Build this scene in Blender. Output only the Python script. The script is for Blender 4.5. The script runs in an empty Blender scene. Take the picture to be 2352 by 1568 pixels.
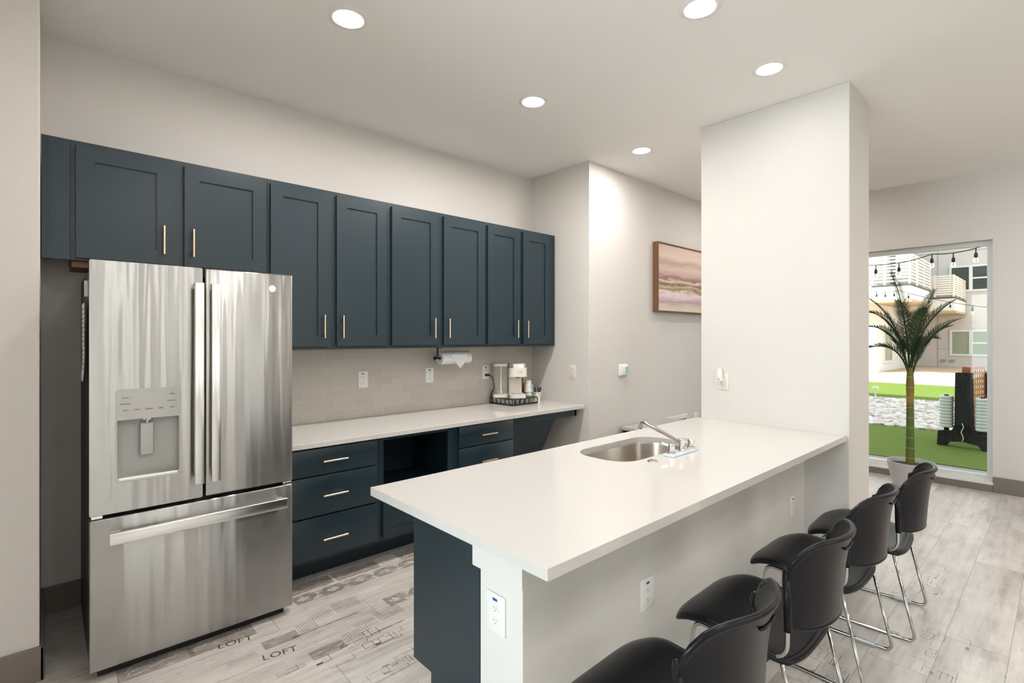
import bpy, bmesh, math, random
from mathutils import Matrix, Vector
random.seed(7)
S = bpy.context.scene
COL = S.collection
PI = math.pi

# ------------------------------------------------------------------ camera, sky, sun, exposure
cd = bpy.data.cameras.new('camera'); cam = bpy.data.objects.new('camera', cd); COL.objects.link(cam)
cam.location = (0, 0, 1.45)
cam.rotation_euler = (math.radians(90), 0, math.radians(47.5 - 90))
cd.sensor_width = 36; cd.lens = 36 * 1166 / 2352; cd.shift_y = -9 / 2352
cd.clip_start = .02; cd.clip_end = 300
S.camera = cam
w = bpy.data.worlds.new('sky'); S.world = w; w.use_nodes = True
bg = w.node_tree.nodes['Background']
bg.inputs[0].default_value = (.80, .90, 1, 1); bg.inputs[1].default_value = 1.1
sd = bpy.data.lights.new('sun', 'SUN'); sun = bpy.data.objects.new('sun', sd); COL.objects.link(sun)
sd.energy = 6.8; sd.angle = math.radians(.6); sd.color = (1, .95, .87)
sun.rotation_euler = Vector((.66, -.38, -.64)).to_track_quat('-Z', 'Y').to_euler()
WIN = [(-3.6, -1.7), (-.7, 1.2), (2.0, 3.9)]          # unseen front wall windows behind the camera, built for their daylight
DAY = 25
for a, b in WIN:
    ld = bpy.data.lights.new('daylight', 'AREA'); lo = bpy.data.objects.new('daylight', ld); COL.objects.link(lo)
    ld.shape = 'RECTANGLE'; ld.size = b - a; ld.size_y = 2.0; ld.energy = DAY; ld.color = (.93, .97, 1)
    lo.location = ((a + b) / 2, -4.42, 1.55); lo.rotation_euler = (PI / 2, 0, PI)
SIDE = (.1, 2.7)                                      # unseen window added in the left wall to light the island end
ld = bpy.data.lights.new('daylight_added', 'AREA'); lo = bpy.data.objects.new('daylight_added', ld); COL.objects.link(lo)
ld.shape = 'RECTANGLE'; ld.size = 2.5; ld.size_y = 2.0; ld.energy = 125; ld.color = (.80, .91, 1)
lo.location = (-4.42, (SIDE[0] + SIDE[1]) / 2, 1.55); lo.rotation_euler = (PI / 2, 0, -PI / 2)
LAMP = 140.0                                            # brightness of the ceiling lamps' diffusers
vs = S.view_settings
vs.view_transform = 'Standard'; vs.look = 'None'; vs.exposure = 1.06; vs.gamma = 1; vs.use_curve_mapping = False
S.cycles.use_denoising = True
S.cycles.max_bounces = 10; S.cycles.diffuse_bounces = 6; S.cycles.glossy_bounces = 5; S.cycles.transmission_bounces = 8
S.cycles.sample_clamp_indirect = 6; S.cycles.caustics_reflective = False; S.cycles.caustics_refractive = False

# ------------------------------------------------------------------ materials
def srgb(r, g, b):
    f = lambda c: ((c / 255 + .055) / 1.055) ** 2.4 if c > 10 else c / 255 / 12.92
    return (f(r), f(g), f(b), 1)
class NT:
    def __init__(s, m): s.t = m.node_tree; s.n = s.t.nodes
    def new(s, typ, **k):
        n = s.n.new(typ)
        for a, b in k.items(): setattr(n, a, b)
        return n
    def put(s, sock, v):
        if hasattr(v, 'is_output') or isinstance(v, bpy.types.NodeSocket): s.t.links.new(v, sock)
        else: sock.default_value = v
    def math(s, op, a, b=0.0, c=None):
        n = s.new('ShaderNodeMath', operation=op); s.put(n.inputs[0], a); s.put(n.inputs[1], b)
        if c is not None: s.put(n.inputs[2], c)
        return n.outputs[0]
    def mix(s, f, a, b, blend='MIX'):
        n = s.new('ShaderNodeMix', data_type='RGBA', blend_type=blend)
        s.put(n.inputs[0], f); s.put(n.inputs[6], a); s.put(n.inputs[7], b); return n.outputs[2]
    def coords(s, scale=(1, 1, 1), kind='Object'):
        tc = s.new('ShaderNodeTexCoord'); mp = s.new('ShaderNodeMapping'); s.t.links.new(tc.outputs[kind], mp.inputs[0])
        mp.inputs['Scale'].default_value = scale; return mp.outputs[0]
    def noise(s, vec, scale=5, detail=3, rough=.5, w=None):
        n = s.new('ShaderNodeTexNoise'); s.t.links.new(vec, n.inputs['Vector'])
        n.inputs['Scale'].default_value = scale; n.inputs['Detail'].default_value = detail; n.inputs['Roughness'].default_value = rough
        return n.outputs[0]
    def ramp(s, f, stops, interp='LINEAR'):
        n = s.new('ShaderNodeValToRGB'); s.t.links.new(f, n.inputs[0]); n.color_ramp.interpolation = interp
        e = n.color_ramp.elements
        while len(e) < len(stops): e.new(.5)
        for el, (p, c) in zip(e, stops): el.position = p; el.color = c
        return n.outputs[0]
    def bump(s, h, strength=.3, dist=.01):
        n = s.new('ShaderNodeBump'); n.inputs['Strength'].default_value = strength; n.inputs['Distance'].default_value = dist
        s.t.links.new(h, n.inputs['Height']); s.t.links.new(n.outputs[0], s.p.inputs['Normal'])
def mat(name, col=(.5, .5, .5, 1), rough=.5, metal=0, spec=.5, trans=0, ior=1.5, coat=0, emit=None):
    m = bpy.data.materials.new(name); m.use_nodes = True
    p = m.node_tree.nodes['Principled BSDF']
    p.inputs['Base Color'].default_value = col; p.inputs['Roughness'].default_value = rough; p.inputs['Metallic'].default_value = metal
    p.inputs['Specular IOR Level'].default_value = spec; p.inputs['Transmission Weight'].default_value = trans; p.inputs['IOR'].default_value = ior
    p.inputs['Coat Weight'].default_value = coat; p.inputs['Coat Roughness'].default_value = .05
    if emit: p.inputs['Emission Color'].default_value = emit[0]; p.inputs['Emission Strength'].default_value = emit[1]
    return m
def nt(m):
    t = NT(m); t.p = m.node_tree.nodes['Principled BSDF']; return t
def col_in(t, v): t.put(t.p.inputs['Base Color'], v)

def paint(name, c, bump=.12, scale=140, rough=.6):
    m = mat(name, c, rough, spec=.35); t = nt(m); v = t.coords()
    n = t.noise(v, scale, 2, .5); t.bump(n, bump, .004)
    big = t.noise(v, 1.3, 2); col_in(t, t.mix(t.math('MULTIPLY', big, .10), c, tuple(x * .8 for x in c[:3]) + (1,)))
    return m
M = {}
WALLC = (.66, .63, .60, 1)
M['wall'] = paint('wall_paint', WALLC)
M['ceil'] = paint('ceiling_paint', (.88, .85, .82, 1), .10, 120, .8)
M['post'] = paint('white_paint', (.70, .69, .66, 1), .1)
M['base'] = mat('baseboard_paint', (.19, .165, .14, 1), .45)
def cabinet_paint():
    m = mat('navy_paint', (.0135, .029, .039, 1), .34, spec=.48); t = nt(m); v = t.coords((60, 60, 2))
    n = t.noise(v, 1, 3); t.bump(n, .05, .002)
    return m
M['navy'] = cabinet_paint()
M['inside'] = mat('cabinet_inside', (.011, .026, .038, 1), .5)
M['rawwood'] = mat('raw_wood', (.20, .09, .05, 1), .6)
def quartz():
    m = mat('white_quartz', (.61, .59, .565, 1), .10, spec=.5); t = nt(m); v = t.coords()
    n = t.noise(v, 420, 1, .4); f = t.ramp(n, [(.0, (0, 0, 0, 1)), (.66, (0, 0, 0, 1)), (.74, (1, 1, 1, 1))])
    n2 = t.noise(v, 160, 2); f2 = t.ramp(n2, [(.45, (0, 0, 0, 1)), (.75, (1, 1, 1, 1))])
    c = t.mix(t.math('MULTIPLY', f2, .35), (.61, .59, .565, 1), (.54, .515, .485, 1)); c = t.mix(t.math('MULTIPLY', f, .35), c, (.35, .30, .25, 1)); col_in(t, c)
    return m
M['quartz'] = quartz()
def tile():
    m = mat('taupe_tile', (.4, .37, .33, 1), .25); t = nt(m)
    tc = t.new('ShaderNodeTexCoord'); sp = t.new('ShaderNodeSeparateXYZ'); cb = t.new('ShaderNodeCombineXYZ')
    t.t.links.new(tc.outputs['Object'], sp.inputs[0]); t.t.links.new(sp.outputs[0], cb.inputs[0])
    t.t.links.new(t.math('SUBTRACT', sp.outputs[2], .845), cb.inputs[1])
    b = t.new('ShaderNodeTexBrick'); t.t.links.new(cb.outputs[0], b.inputs[0])
    b.inputs['Color1'].default_value = (.49, .455, .41, 1); b.inputs['Color2'].default_value = (.53, .49, .445, 1); b.inputs['Mortar'].default_value = (.63, .59, .54, 1)
    b.inputs['Scale'].default_value = 1; b.inputs['Brick Width'].default_value = .155; b.inputs['Row Height'].default_value = .0765
    b.inputs['Mortar Size'].default_value = .0016; b.inputs['Mortar Smooth'].default_value = .3
    col_in(t, b.outputs[0]); t.bump(t.math('SUBTRACT', 1, b.outputs[1]), .5, .002)
    return m
M['tile'] = tile()
def steel(name='brushed_steel', c=(.41, .40, .39, 1), rough=.26, wav=.5, aniso=.97):
    m = mat(name, c, rough, 1); t = nt(m)
    t.p.inputs['Anisotropic'].default_value = aniso
    tg = t.new('ShaderNodeCombineXYZ'); tg.inputs[2].default_value = 1; t.t.links.new(tg.outputs[0], t.p.inputs['Tangent'])
    v = t.coords((13, 13, .7)); n = t.noise(v, 1, 1.5, .5)
    t.bump(t.math('MULTIPLY', n, wav), .8, .02)
    return m
M['steel'] = steel()
M['handle'] = mat('satin_steel', (.78, .765, .74, 1), .24, 1)
M['chrome'] = mat('chrome', (.80, .78, .75, 1), .07, 1)
M['tubechrome'] = mat('tube_chrome', (.50, .485, .46, 1), .10, 1)
M['sinksteel'] = mat('sink_steel', (.66, .60, .54, 1), .27, 1)
M['panelgrey'] = mat('grey_plastic', (.46, .455, .44, 1), .35)
M['ink'] = mat('dark_ink', (.06, .06, .065, 1), .5)
M['dark'] = mat('dark_gap', (.006, .006, .007, 1), .6)
M['fridgeside'] = mat('dark_grey_side', (.045, .038, .032, 1), .45)
M['gold'] = mat('champagne_metal', (.86, .66, .50, 1), .22, 1)
M['white'] = mat('white_plastic', (.80, .80, .78, 1), .3)
M['cream'] = mat('cream_plastic', (.74, .70, .63, 1), .28)
M['blue'] = mat('blue_label', (.03, .09, .30, 1), .4)
M['slot'] = mat('slot_grey', (.16, .15, .14, 1), .5)
M['black'] = mat('black_metal', (.012, .011, .011, 1), .4)
M['cord'] = mat('black_rubber', (.01, .01, .01, 1), .5)
def chairplastic():
    m = mat('black_plastic', (.0036, .0039, .0060, 1), .30, spec=.26); t = nt(m); v = t.coords()
    t.bump(t.noise(v, 700, 1), .12, .001); return m
M['chair'] = chairplastic()
M['paperw'] = mat('white_paper', (.82, .83, .84, 1), .8)
M['card'] = mat('cardboard', (.45, .36, .28, 1), .8)

M['frost'] = mat('frosted_plastic', (.86, .86, .85, 1), .25, trans=.6, ior=1.3)
M['lampglow'] = mat('lamp_diffuser', (1, 1, 1, 1), .5, emit=((1, .955, .905, 1), LAMP))
M['lampdim'] = mat('dimmed_lamp_diffuser', (1, 1, 1, 1), .5, emit=((1, .955, .905, 1), LAMP * .2))
M['lampsoft'] = mat('soft_lamp_diffuser', (1, 1, 1, 1), .5, emit=((1, .955, .905, 1), LAMP * .55))
M['lampaisle'] = mat('bright_lamp_diffuser', (1, 1, 1, 1), .5, emit=((1, .955, .905, 1), LAMP * 2.5))
M['lampnear'] = mat('aisle_lamp_diffuser', (1, 1, 1, 1), .5, emit=((1, .955, .905, 1), LAMP * 1.5))
M['trimwhite'] = mat('lamp_trim', (.78, .76, .72, 1), .5)
M['vinyl'] = mat('white_vinyl', (.72, .73, .72, 1), .35)
def pane_mat():
    m = bpy.data.materials.new('window_glass'); m.use_nodes = True; t = NT(m); n = m.node_tree.nodes; n.remove(n['Principled BSDF'])
    tr = t.new('ShaderNodeBsdfTransparent'); tr.inputs[0].default_value = (.94, .97, .95, 1)
    gl = t.new('ShaderNodeBsdfGlossy'); gl.inputs[1].default_value = .01
    fr = t.new('ShaderNodeFresnel'); fr.inputs[0].default_value = 1.22; mx = t.new('ShaderNodeMixShader')
    t.t.links.new(fr.outputs[0], mx.inputs[0]); t.t.links.new(tr.outputs[0], mx.inputs[1]); t.t.links.new(gl.outputs[0], mx.inputs[2])
    t.t.links.new(mx.outputs[0], n['Material Output'].inputs[0]); return m
M['pane'] = pane_mat()
def clear_mat():
    m = bpy.data.materials.new('clear_plastic'); m.use_nodes = True; t = NT(m); n = m.node_tree.nodes; n.remove(n['Principled BSDF'])
    tr = t.new('ShaderNodeBsdfTransparent'); df = t.new('ShaderNodeBsdfPrincipled'); df.inputs['Base Color'].default_value = (.8, .79, .76, 1); df.inputs['Roughness'].default_value = .15
    mx = t.new('ShaderNodeMixShader'); mx.inputs[0].default_value = .22
    t.t.links.new(tr.outputs[0], mx.inputs[1]); t.t.links.new(df.outputs[0], mx.inputs[2]); t.t.links.new(mx.outputs[0], n['Material Output'].inputs[0]); return m
M['glass'] = clear_mat()
def floor_mat():
    m = mat('printed_plank_vinyl', (.4, .38, .36, 1), .34, spec=.45); t = nt(m)
    tc = t.new('ShaderNodeTexCoord'); sp = t.new('ShaderNodeSeparateXYZ'); t.t.links.new(tc.outputs['Object'], sp.inputs[0])
    X, Y = sp.outputs[0], sp.outputs[1]
    PWID, PLEN = .2235, 1.22
    ry = t.math('DIVIDE', t.math('ADD', Y, 8.94 - .396), PWID); row = t.math('FLOOR', ry); fy = t.math('FRACT', ry)
    wn = t.new('ShaderNodeTexWhiteNoise', noise_dimensions='1D'); t.t.links.new(row, wn.inputs['W'])
    rx = t.math('DIVIDE', t.math('ADD', X, t.math('MULTIPLY_ADD', row, .437, 20.0)), PLEN); ci = t.math('FLOOR', rx); fx = t.math('FRACT', rx)
    cb = t.new('ShaderNodeCombineXYZ'); t.t.links.new(row, cb.inputs[0]); t.t.links.new(ci, cb.inputs[1])
    wn2 = t.new('ShaderNodeTexWhiteNoise', noise_dimensions='3D'); t.t.links.new(cb.outputs[0], wn2.inputs['Vector'])
    # narrow printed half boards inside a plank
    half = t.math('FLOOR', t.math('MULTIPLY', fy, 2.0)); bx = t.math('FLOOR', t.math('ADD', t.math('MULTIPLY', fx, 3.0), t.math('MULTIPLY', half, .6)))
    cb2 = t.new('ShaderNodeCombineXYZ'); t.t.links.new(t.math('ADD', t.math('MULTIPLY', row, 2.0), half), cb2.inputs[0]); t.t.links.new(t.math('ADD', bx, t.math('MULTIPLY', ci, 7.0)), cb2.inputs[1])
    wn3 = t.new('ShaderNodeTexWhiteNoise', noise_dimensions='3D'); t.t.links.new(cb2.outputs[0], wn3.inputs['Vector'])
    off = t.new('ShaderNodeVectorMath', operation='MULTIPLY_ADD'); t.t.links.new(wn2.outputs['Color'], off.inputs[0]); off.inputs[1].default_value = (7, 7, 7); t.t.links.new(tc.outputs['Object'], off.inputs[2])
    mp = t.new('ShaderNodeMapping'); t.t.links.new(off.outputs[0], mp.inputs[0]); mp.inputs['Scale'].default_value = (2.2, 26, 1)
    grain = t.noise(mp.outputs[0], 1, 6, .62)
    mp2 = t.new('ShaderNodeMapping'); t.t.links.new(off.outputs[0], mp2.inputs[0]); mp2.inputs['Scale'].default_value = (3, 9, 1)
    blot = t.noise(mp2.outputs[0], 1, 5, .65)
    mp3 = t.new('ShaderNodeMapping'); t.t.links.new(off.outputs[0], mp3.inputs[0]); mp3.inputs['Scale'].default_value = (16, 60, 1)
    spk = t.noise(mp3.outputs[0], 1, 3, .7)
    c = t.ramp(grain, [(.25, (.27, .23, .20, 1)), (.42, (.52, .47, .43, 1)), (.55, (.66, .61, .57, 1)), (.75, (.72, .67, .63, 1))])
    c2 = t.ramp(blot, [(.27, (.20, .19, .185, 1)), (.47, (.55, .52, .495, 1)), (.62, (.68, .65, .625, 1))])
    c = t.mix(.52, c, c2)
    dk = t.ramp(spk, [(.28, (1, 1, 1, 1)), (.36, (0, 0, 0, 1))]); c = t.mix(t.math('MULTIPLY', dk, .55), c, (.10, .085, .075, 1))
    c = t.mix(t.math('MULTIPLY', t.math('SUBTRACT', wn3.outputs['Value'], .35), .35), c, (.30, .255, .225, 1))
    c = t.mix(t.math('MULTIPLY', wn2.outputs['Value'], .10), c, (.74, .72, .71, 1))
    # seams
    s1 = t.math('LESS_THAN', fy, .011); s2 = t.math('LESS_THAN', fx, .0022); sm = t.math('MAXIMUM', s1, s2)
    c = t.mix(t.math('MULTIPLY', sm, .55), c, (.06, .055, .05, 1)); col_in(t, c)
    t.put(t.p.inputs['Roughness'], t.math('MULTIPLY_ADD', blot, .12, .26)); t.bump(t.math('SUBTRACT', grain, sm), .08, .004)
    return m
M['floor'] = floor_mat()
def print_mat(name, c, cover):
    m = bpy.data.materials.new(name); m.use_nodes = True; t = NT(m); p = m.node_tree.nodes['Principled BSDF']; t.p = p
    p.inputs['Base Color'].default_value = c; p.inputs['Roughness'].default_value = .4
    v = t.coords((9, 30, 1)); n = t.noise(v, 2, 4, .7); a = t.ramp(n, [(.30, (0, 0, 0, 1)), (.55, (1, 1, 1, 1))])
    t.put(p.inputs['Alpha'], t.math('MULTIPLY', a, cover)); return m
M['print'] = print_mat('worn_print', (.17, .14, .12, 1), .42)
M['printdark'] = print_mat('worn_print_dark', (.11, .095, .085, 1), .85)
M['printlight'] = print_mat('worn_print_pale', (.72, .665, .615, 1), .92)
def art_mat():
    m = mat('seascape_canvas', (.5, .4, .4, 1), .7); t = nt(m); tc = t.new('ShaderNodeTexCoord'); sp = t.new('ShaderNodeSeparateXYZ'); t.t.links.new(tc.outputs['Object'], sp.inputs[0])
    mp = t.new('ShaderNodeMapping'); t.t.links.new(tc.outputs['Object'], mp.inputs[0]); mp.inputs['Scale'].default_value = (2.2, 1, 12)
    n = t.noise(mp.outputs[0], 1, 6, .65)
    z = t.math('DIVIDE', t.math('SUBTRACT', sp.outputs[2], 1.73), .69); f = t.math('ADD', z, t.math('MULTIPLY', t.math('SUBTRACT', n, .5), .22))
    c = t.ramp(f, [(0, srgb(222, 205, 190)), (.08, srgb(206, 190, 180)), (.15, srgb(176, 150, 152)), (.22, srgb(224, 205, 205)), (.29, srgb(226, 210, 208)), (.33, srgb(150, 120, 80)), (.37, srgb(200, 185, 150)),
                       (.41, srgb(126, 92, 88)), (.45, srgb(222, 205, 185)), (.50, srgb(150, 115, 112)), (.56, srgb(196, 165, 158)), (.66, srgb(214, 190, 178)), (.74, srgb(188, 160, 150)), (.84, srgb(222, 200, 184)), (1, srgb(208, 182, 172))])
    mp2 = t.new('ShaderNodeMapping'); t.t.links.new(tc.outputs['Object'], mp2.inputs[0]); mp2.inputs['Scale'].default_value = (9, 1, 40)
    k = t.ramp(t.noise(mp2.outputs[0], 1, 5, .75), [(.55, (0, 0, 0, 1)), (.68, (1, 1, 1, 1))])
    band = t.ramp(z, [(.2, (0, 0, 0, 1)), (.33, (1, 1, 1, 1)), (.52, (1, 1, 1, 1)), (.62, (0, 0, 0, 1))])
    c = t.mix(t.math('MULTIPLY', t.math('MULTIPLY', k, band), .75), c, srgb(84, 58, 50)); col_in(t, c); return m
M['art'] = art_mat()
M['frame'] = paint('walnut_frame', srgb(112, 80, 54), .1, 60)
def cup_print():
    m = mat('printed_cup', (.82, .80, .76, 1), .5); t = nt(m); v = t.coords()
    vo = t.new('ShaderNodeTexVoronoi'); t.t.links.new(v, vo.inputs[0]); vo.inputs['Scale'].default_value = 110
    dot = t.math('LESS_THAN', vo.outputs['Distance'], .24)
    hs = t.new('ShaderNodeHueSaturation'); t.t.links.new(vo.outputs['Color'], hs.inputs['Color']); hs.inputs['Saturation'].default_value = .8; hs.inputs['Value'].default_value = .6
    big = t.ramp(t.noise(v, 38, 1), [(.58, (0, 0, 0, 1)), (.6, (1, 1, 1, 1))])
    c = t.mix(dot, (.82, .80, .76, 1), hs.outputs[0]); c = t.mix(t.math('MULTIPLY', big, .8), c, (.52, .58, .12, 1)); col_in(t, c); return m
M['cup'] = cup_print()
M['bluecup'] = mat('blue_paper', (.30, .56, .78, 1), .6)
M['red'] = mat('red_plastic', (.55, .02, .02, 1), .4)
M['stir'] = mat('brown_stick', (.035, .018, .014, 1), .5)
# outdoors
def turf(name, a, b):
    m = mat(name, a, .9, spec=.1); t = nt(m); v = t.coords(); n = t.noise(v, 90, 3, .7); n2 = t.noise(v, 1.2, 3)
    c = t.mix(n, a, b); c = t.mix(t.math('MULTIPLY', n2, .35), c, tuple(x * .65 for x in a[:3]) + (1,)); col_in(t, c); t.bump(n, .6, .03); return m
M['turf'] = turf('artificial_turf', (.085, .145, .025, 1), (.22, .28, .055, 1))
def gravel(name, a, b, sc):
    m = mat(name, a, .9, spec=.1); t = nt(m); v = t.coords(); vo = t.new('ShaderNodeTexVoronoi'); t.t.links.new(v, vo.inputs[0]); vo.inputs['Scale'].default_value = sc
    hs = t.new('ShaderNodeRGBToBW'); t.t.links.new(vo.outputs['Color'], hs.inputs[0]); col_in(t, t.mix(hs.outputs[0], a, b)); t.bump(vo.outputs['Distance'], .6, .05); return m
M['gravel'] = gravel('tan_gravel', (.40, .27, .17, 1), (.70, .56, .42, 1), 9)
M['concrete'] = gravel('pale_concrete', (.40, .36, .34, 1), (.52, .48, .45, 1), 160)
M['rockbase'] = gravel('rock_bed', (.22, .18, .16, 1), (.40, .34, .31, 1), 12)
def rock_mat():
    m = mat('river_rock', (.5, .45, .42, 1), .85, spec=.2); t = nt(m)
    tc = t.new('ShaderNodeTexCoord'); n = t.noise(tc.outputs['Object'], 2.2, 4, .6)
    g = t.new('ShaderNodeNewGeometry'); r = t.ramp(g.outputs['Random Per Island'], [(0, (.36, .29, .25, 1)), (.5, (.62, .54, .49, 1)), (1, (.80, .74, .69, 1))])
    col_in(t, t.mix(t.math('MULTIPLY', n, .4), r, (.40, .33, .29, 1))); return m
M['rock'] = rock_mat()
M['stucco'] = paint('pale_stucco', (.62, .575, .55, 1), .1, 30, .9)
M['stucco2'] = paint('white_stucco', (.74, .70, .67, 1), .1, 30, .9)
M['rail'] = mat('cream_rail', (.78, .73, .65, 1), .5)
M['soffit'] = mat('tan_soffit', (.42, .32, .20, 1), .7)
M['roofdark'] = mat('dark_flashing', (.05, .05, .05, 1), .6)
M['winglass'] = mat('green_grey_glass', (.030, .042, .036, 1), .06, spec=.7)
M['blind'] = mat('pale_green_blind', (.30, .34, .24, 1), .4)
M['game'] = gravel('speckled_black_plastic', (.012, .013, .014, 1), (.05, .05, .055, 1), 120)
M['gameboard'] = mat('rust_red_plastic', (.42, .11, .05, 1), .4)
M['gold2'] = mat('yellow_plastic', (.66, .46, .16, 1), .4)
M['ring'] = mat('white_game_disc', (.66, .68, .68, 1), .5)
M['bulb'] = mat('bulb_glass', (.9, .85, .75, 1), .05, trans=.9, ior=1.2)
M['pot'] = mat('grey_white_pot', (.52, .52, .52, 1), .4)
M['soil'] = mat('dark_soil', (.03, .022, .016, 1), .9)
def trunk_mat():
    m = mat('palm_trunk', (.1, .15, .03, 1), .5); t = nt(m); tc = t.new('ShaderNodeTexCoord'); sp = t.new('ShaderNodeSeparateXYZ'); t.t.links.new(tc.outputs['Object'], sp.inputs[0])
    c = t.ramp(t.math('DIVIDE', sp.outputs[2], 1.4), [(.25, (.13, .13, .02, 1)), (.36, (.07, .12, .012, 1)), (.60, (.09, .13, .02, 1)), (.63, (.30, .17, .015, 1)), (.68, (.20, .14, .012, 1)), (.9, (.09, .085, .012, 1))])
    ring = t.math('LESS_THAN', t.math('FRACT', t.math('MULTIPLY', sp.outputs[2], 11)), .07); col_in(t, t.mix(t.math('MULTIPLY', ring, .6), c, (.35, .34, .16, 1))); return m
M['trunk'] = trunk_mat()
M['leaf'] = mat('palm_leaf', (.022, .048, .014, 1), .5, spec=.3)

# ------------------------------------------------------------------ builders
WORLD = {}
def name_of(o, n): o.name = n
def empty(name, loc=(0, 0, 0)):
    o = bpy.data.objects.new(name, None); COL.objects.link(o); o.location = loc; o.empty_display_size = .1
    WORLD[o] = Vector(loc); return o
def tag(o, label=None, cat=None, group=None, kind=None):
    if label: o['label'] = label
    if cat: o['category'] = cat
    if group: o['group'] = group
    if kind: o['kind'] = kind
    return o
def thing(name, label, cat, loc=(0, 0, 0), group=None): return tag(empty(name, loc), label, cat, group)

class MB:
    def __init__(s): s.b = bmesh.new()
    def box(s, x0, x1, y0, y1, z0, z1, bev=0, seg=2, rot=None):
        x0, x1 = min(x0, x1), max(x0, x1); y0, y1 = min(y0, y1), max(y0, y1); z0, z1 = min(z0, z1), max(z0, z1)
        v = [s.b.verts.new((x, y, z)) for x in (x0, x1) for y in (y0, y1) for z in (z0, z1)]
        f = [s.b.faces.new([v[i] for i in q]) for q in ((0, 1, 3, 2), (4, 6, 7, 5), (0, 4, 5, 1), (2, 3, 7, 6), (0, 2, 6, 4), (1, 5, 7, 3))]
        if bev:
            e = list({e for q in f for e in q.edges})
            r = bmesh.ops.bevel(s.b, geom=e, offset=bev, segments=seg, affect='EDGES', profile=.5)
        return s
    def poly_prism(s, pts, axis, a0, a1):
        """closed polygon pts (2D) extruded along axis from a0 to a1"""
        def P(p, a): return {'x': (a, p[0], p[1]), 'y': (p[0], a, p[1]), 'z': (p[0], p[1], a)}[axis]
        lo = [s.b.verts.new(P(p, a0)) for p in pts]; hi = [s.b.verts.new(P(p, a1)) for p in pts]; n = len(pts)
        s.b.faces.new(lo[::-1]); s.b.faces.new(hi)
        for i in range(n): s.b.faces.new((lo[i], lo[(i + 1) % n], hi[(i + 1) % n], hi[i]))
        return s
    def holed(s, outer, hole, axis, a0, a1):
        """plate with one hole; both loops 2D"""
        def P(p, a): return {'x': (a, p[0], p[1]), 'y': (p[0], a, p[1]), 'z': (p[0], p[1], a)}[axis]
        rings = []
        for a in (a0, a1):
            loops = []
            es = []
            for L in (outer, hole):
                vs_ = [s.b.verts.new(P(p, a)) for p in L]; loops.append(vs_)
                es += [s.b.edges.new((vs_[i], vs_[(i + 1) % len(vs_)])) for i in range(len(vs_))]
            bmesh.ops.triangle_fill(s.b, use_beauty=True, use_dissolve=False, edges=es)
            rings.append(loops)
        for k in range(2):
            A, B = rings[0][k], rings[1][k]; n = len(A)
            for i in range(n): s.b.faces.new((A[i], A[(i + 1) % n], B[(i + 1) % n], B[i]))
        return s
    def cyl(s, p0, p1, r0, r1=None, n=20, caps=True):
        r1 = r0 if r1 is None else r1
        p0, p1 = Vector(p0), Vector(p1); d = (p1 - p0).normalized(); a = d.orthogonal().normalized(); b = d.cross(a)
        R = [[s.b.verts.new(p + (a * math.cos(2 * PI * i / n) + b * math.sin(2 * PI * i / n)) * r) for i in range(n)] for p, r in ((p0, r0), (p1, r1))]
        for i in range(n): s.b.faces.new((R[0][i], R[0][(i + 1) % n], R[1][(i + 1) % n], R[1][i]))
        if caps: s.b.faces.new(R[0][::-1]); s.b.faces.new(R[1])
        return s
    def tube(s, pts, r, n=10, close=False):
        pts = [Vector(p) for p in pts]; rr = r if isinstance(r, (list, tuple)) else [r] * len(pts); R = []; a = None
        for i, p in enumerate(pts):
            if close: d = pts[(i + 1) % len(pts)] - pts[i - 1]
            else: d = pts[min(i + 1, len(pts) - 1)] - pts[max(i - 1, 0)]
            d.normalize()
            a = d.orthogonal() if a is None else a - d * a.dot(d)
            a.normalize(); b = d.cross(a)
            R.append([s.b.verts.new(p + (a * math.cos(2 * PI * k / n) + b * math.sin(2 * PI * k / n)) * rr[i]) for k in range(n)])
        m = len(R)
        for i in range(m if close else m - 1):
            A, B = R[i], R[(i + 1) % m]
            for k in range(n): s.b.faces.new((A[k], A[(k + 1) % n], B[(k + 1) % n], B[k]))
        if not close: s.b.faces.new(R[0][::-1]); s.b.faces.new(R[-1])
        return s
    def lathe(s, prof, c=(0, 0, 0), n=32, cap0=True, cap1=True):
        R = [[s.b.verts.new((c[0] + r * math.cos(2 * PI * i / n), c[1] + r * math.sin(2 * PI * i / n), c[2] + z)) for i in range(n)] for r, z in prof]
        for A, B in zip(R, R[1:]):
            for i in range(n): s.b.faces.new((A[i], A[(i + 1) % n], B[(i + 1) % n], B[i]))
        if cap0: s.b.faces.new(R[0][::-1])
        if cap1: s.b.faces.new(R[-1])
        return s
    def surf(s, fn, nu, nv, th):
        """closed shell around the surface fn(u,v), u,v in -1..1"""
        P = [[Vector(fn(-1 + 2 * i / nu, -1 + 2 * j / nv)) for j in range(nv + 1)] for i in range(nu + 1)]
        def N(i, j):
            a = P[min(i + 1, nu)][j] - P[max(i - 1, 0)][j]; b = P[i][min(j + 1, nv)] - P[i][max(j - 1, 0)]; return a.cross(b).normalized()
        A = [[s.b.verts.new(P[i][j] + N(i, j) * th / 2) for j in range(nv + 1)] for i in range(nu + 1)]
        B = [[s.b.verts.new(P[i][j] - N(i, j) * th / 2) for j in range(nv + 1)] for i in range(nu + 1)]
        for i in range(nu):
            for j in range(nv):
                s.b.faces.new((A[i][j], A[i + 1][j], A[i + 1][j + 1], A[i][j + 1])); s.b.faces.new((B[i][j], B[i][j + 1], B[i + 1][j + 1], B[i + 1][j]))
        for i in range(nu):
            s.b.faces.new((A[i][0], B[i][0], B[i + 1][0], A[i + 1][0])); s.b.faces.new((A[i][nv], A[i + 1][nv], B[i + 1][nv], B[i][nv]))
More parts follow.
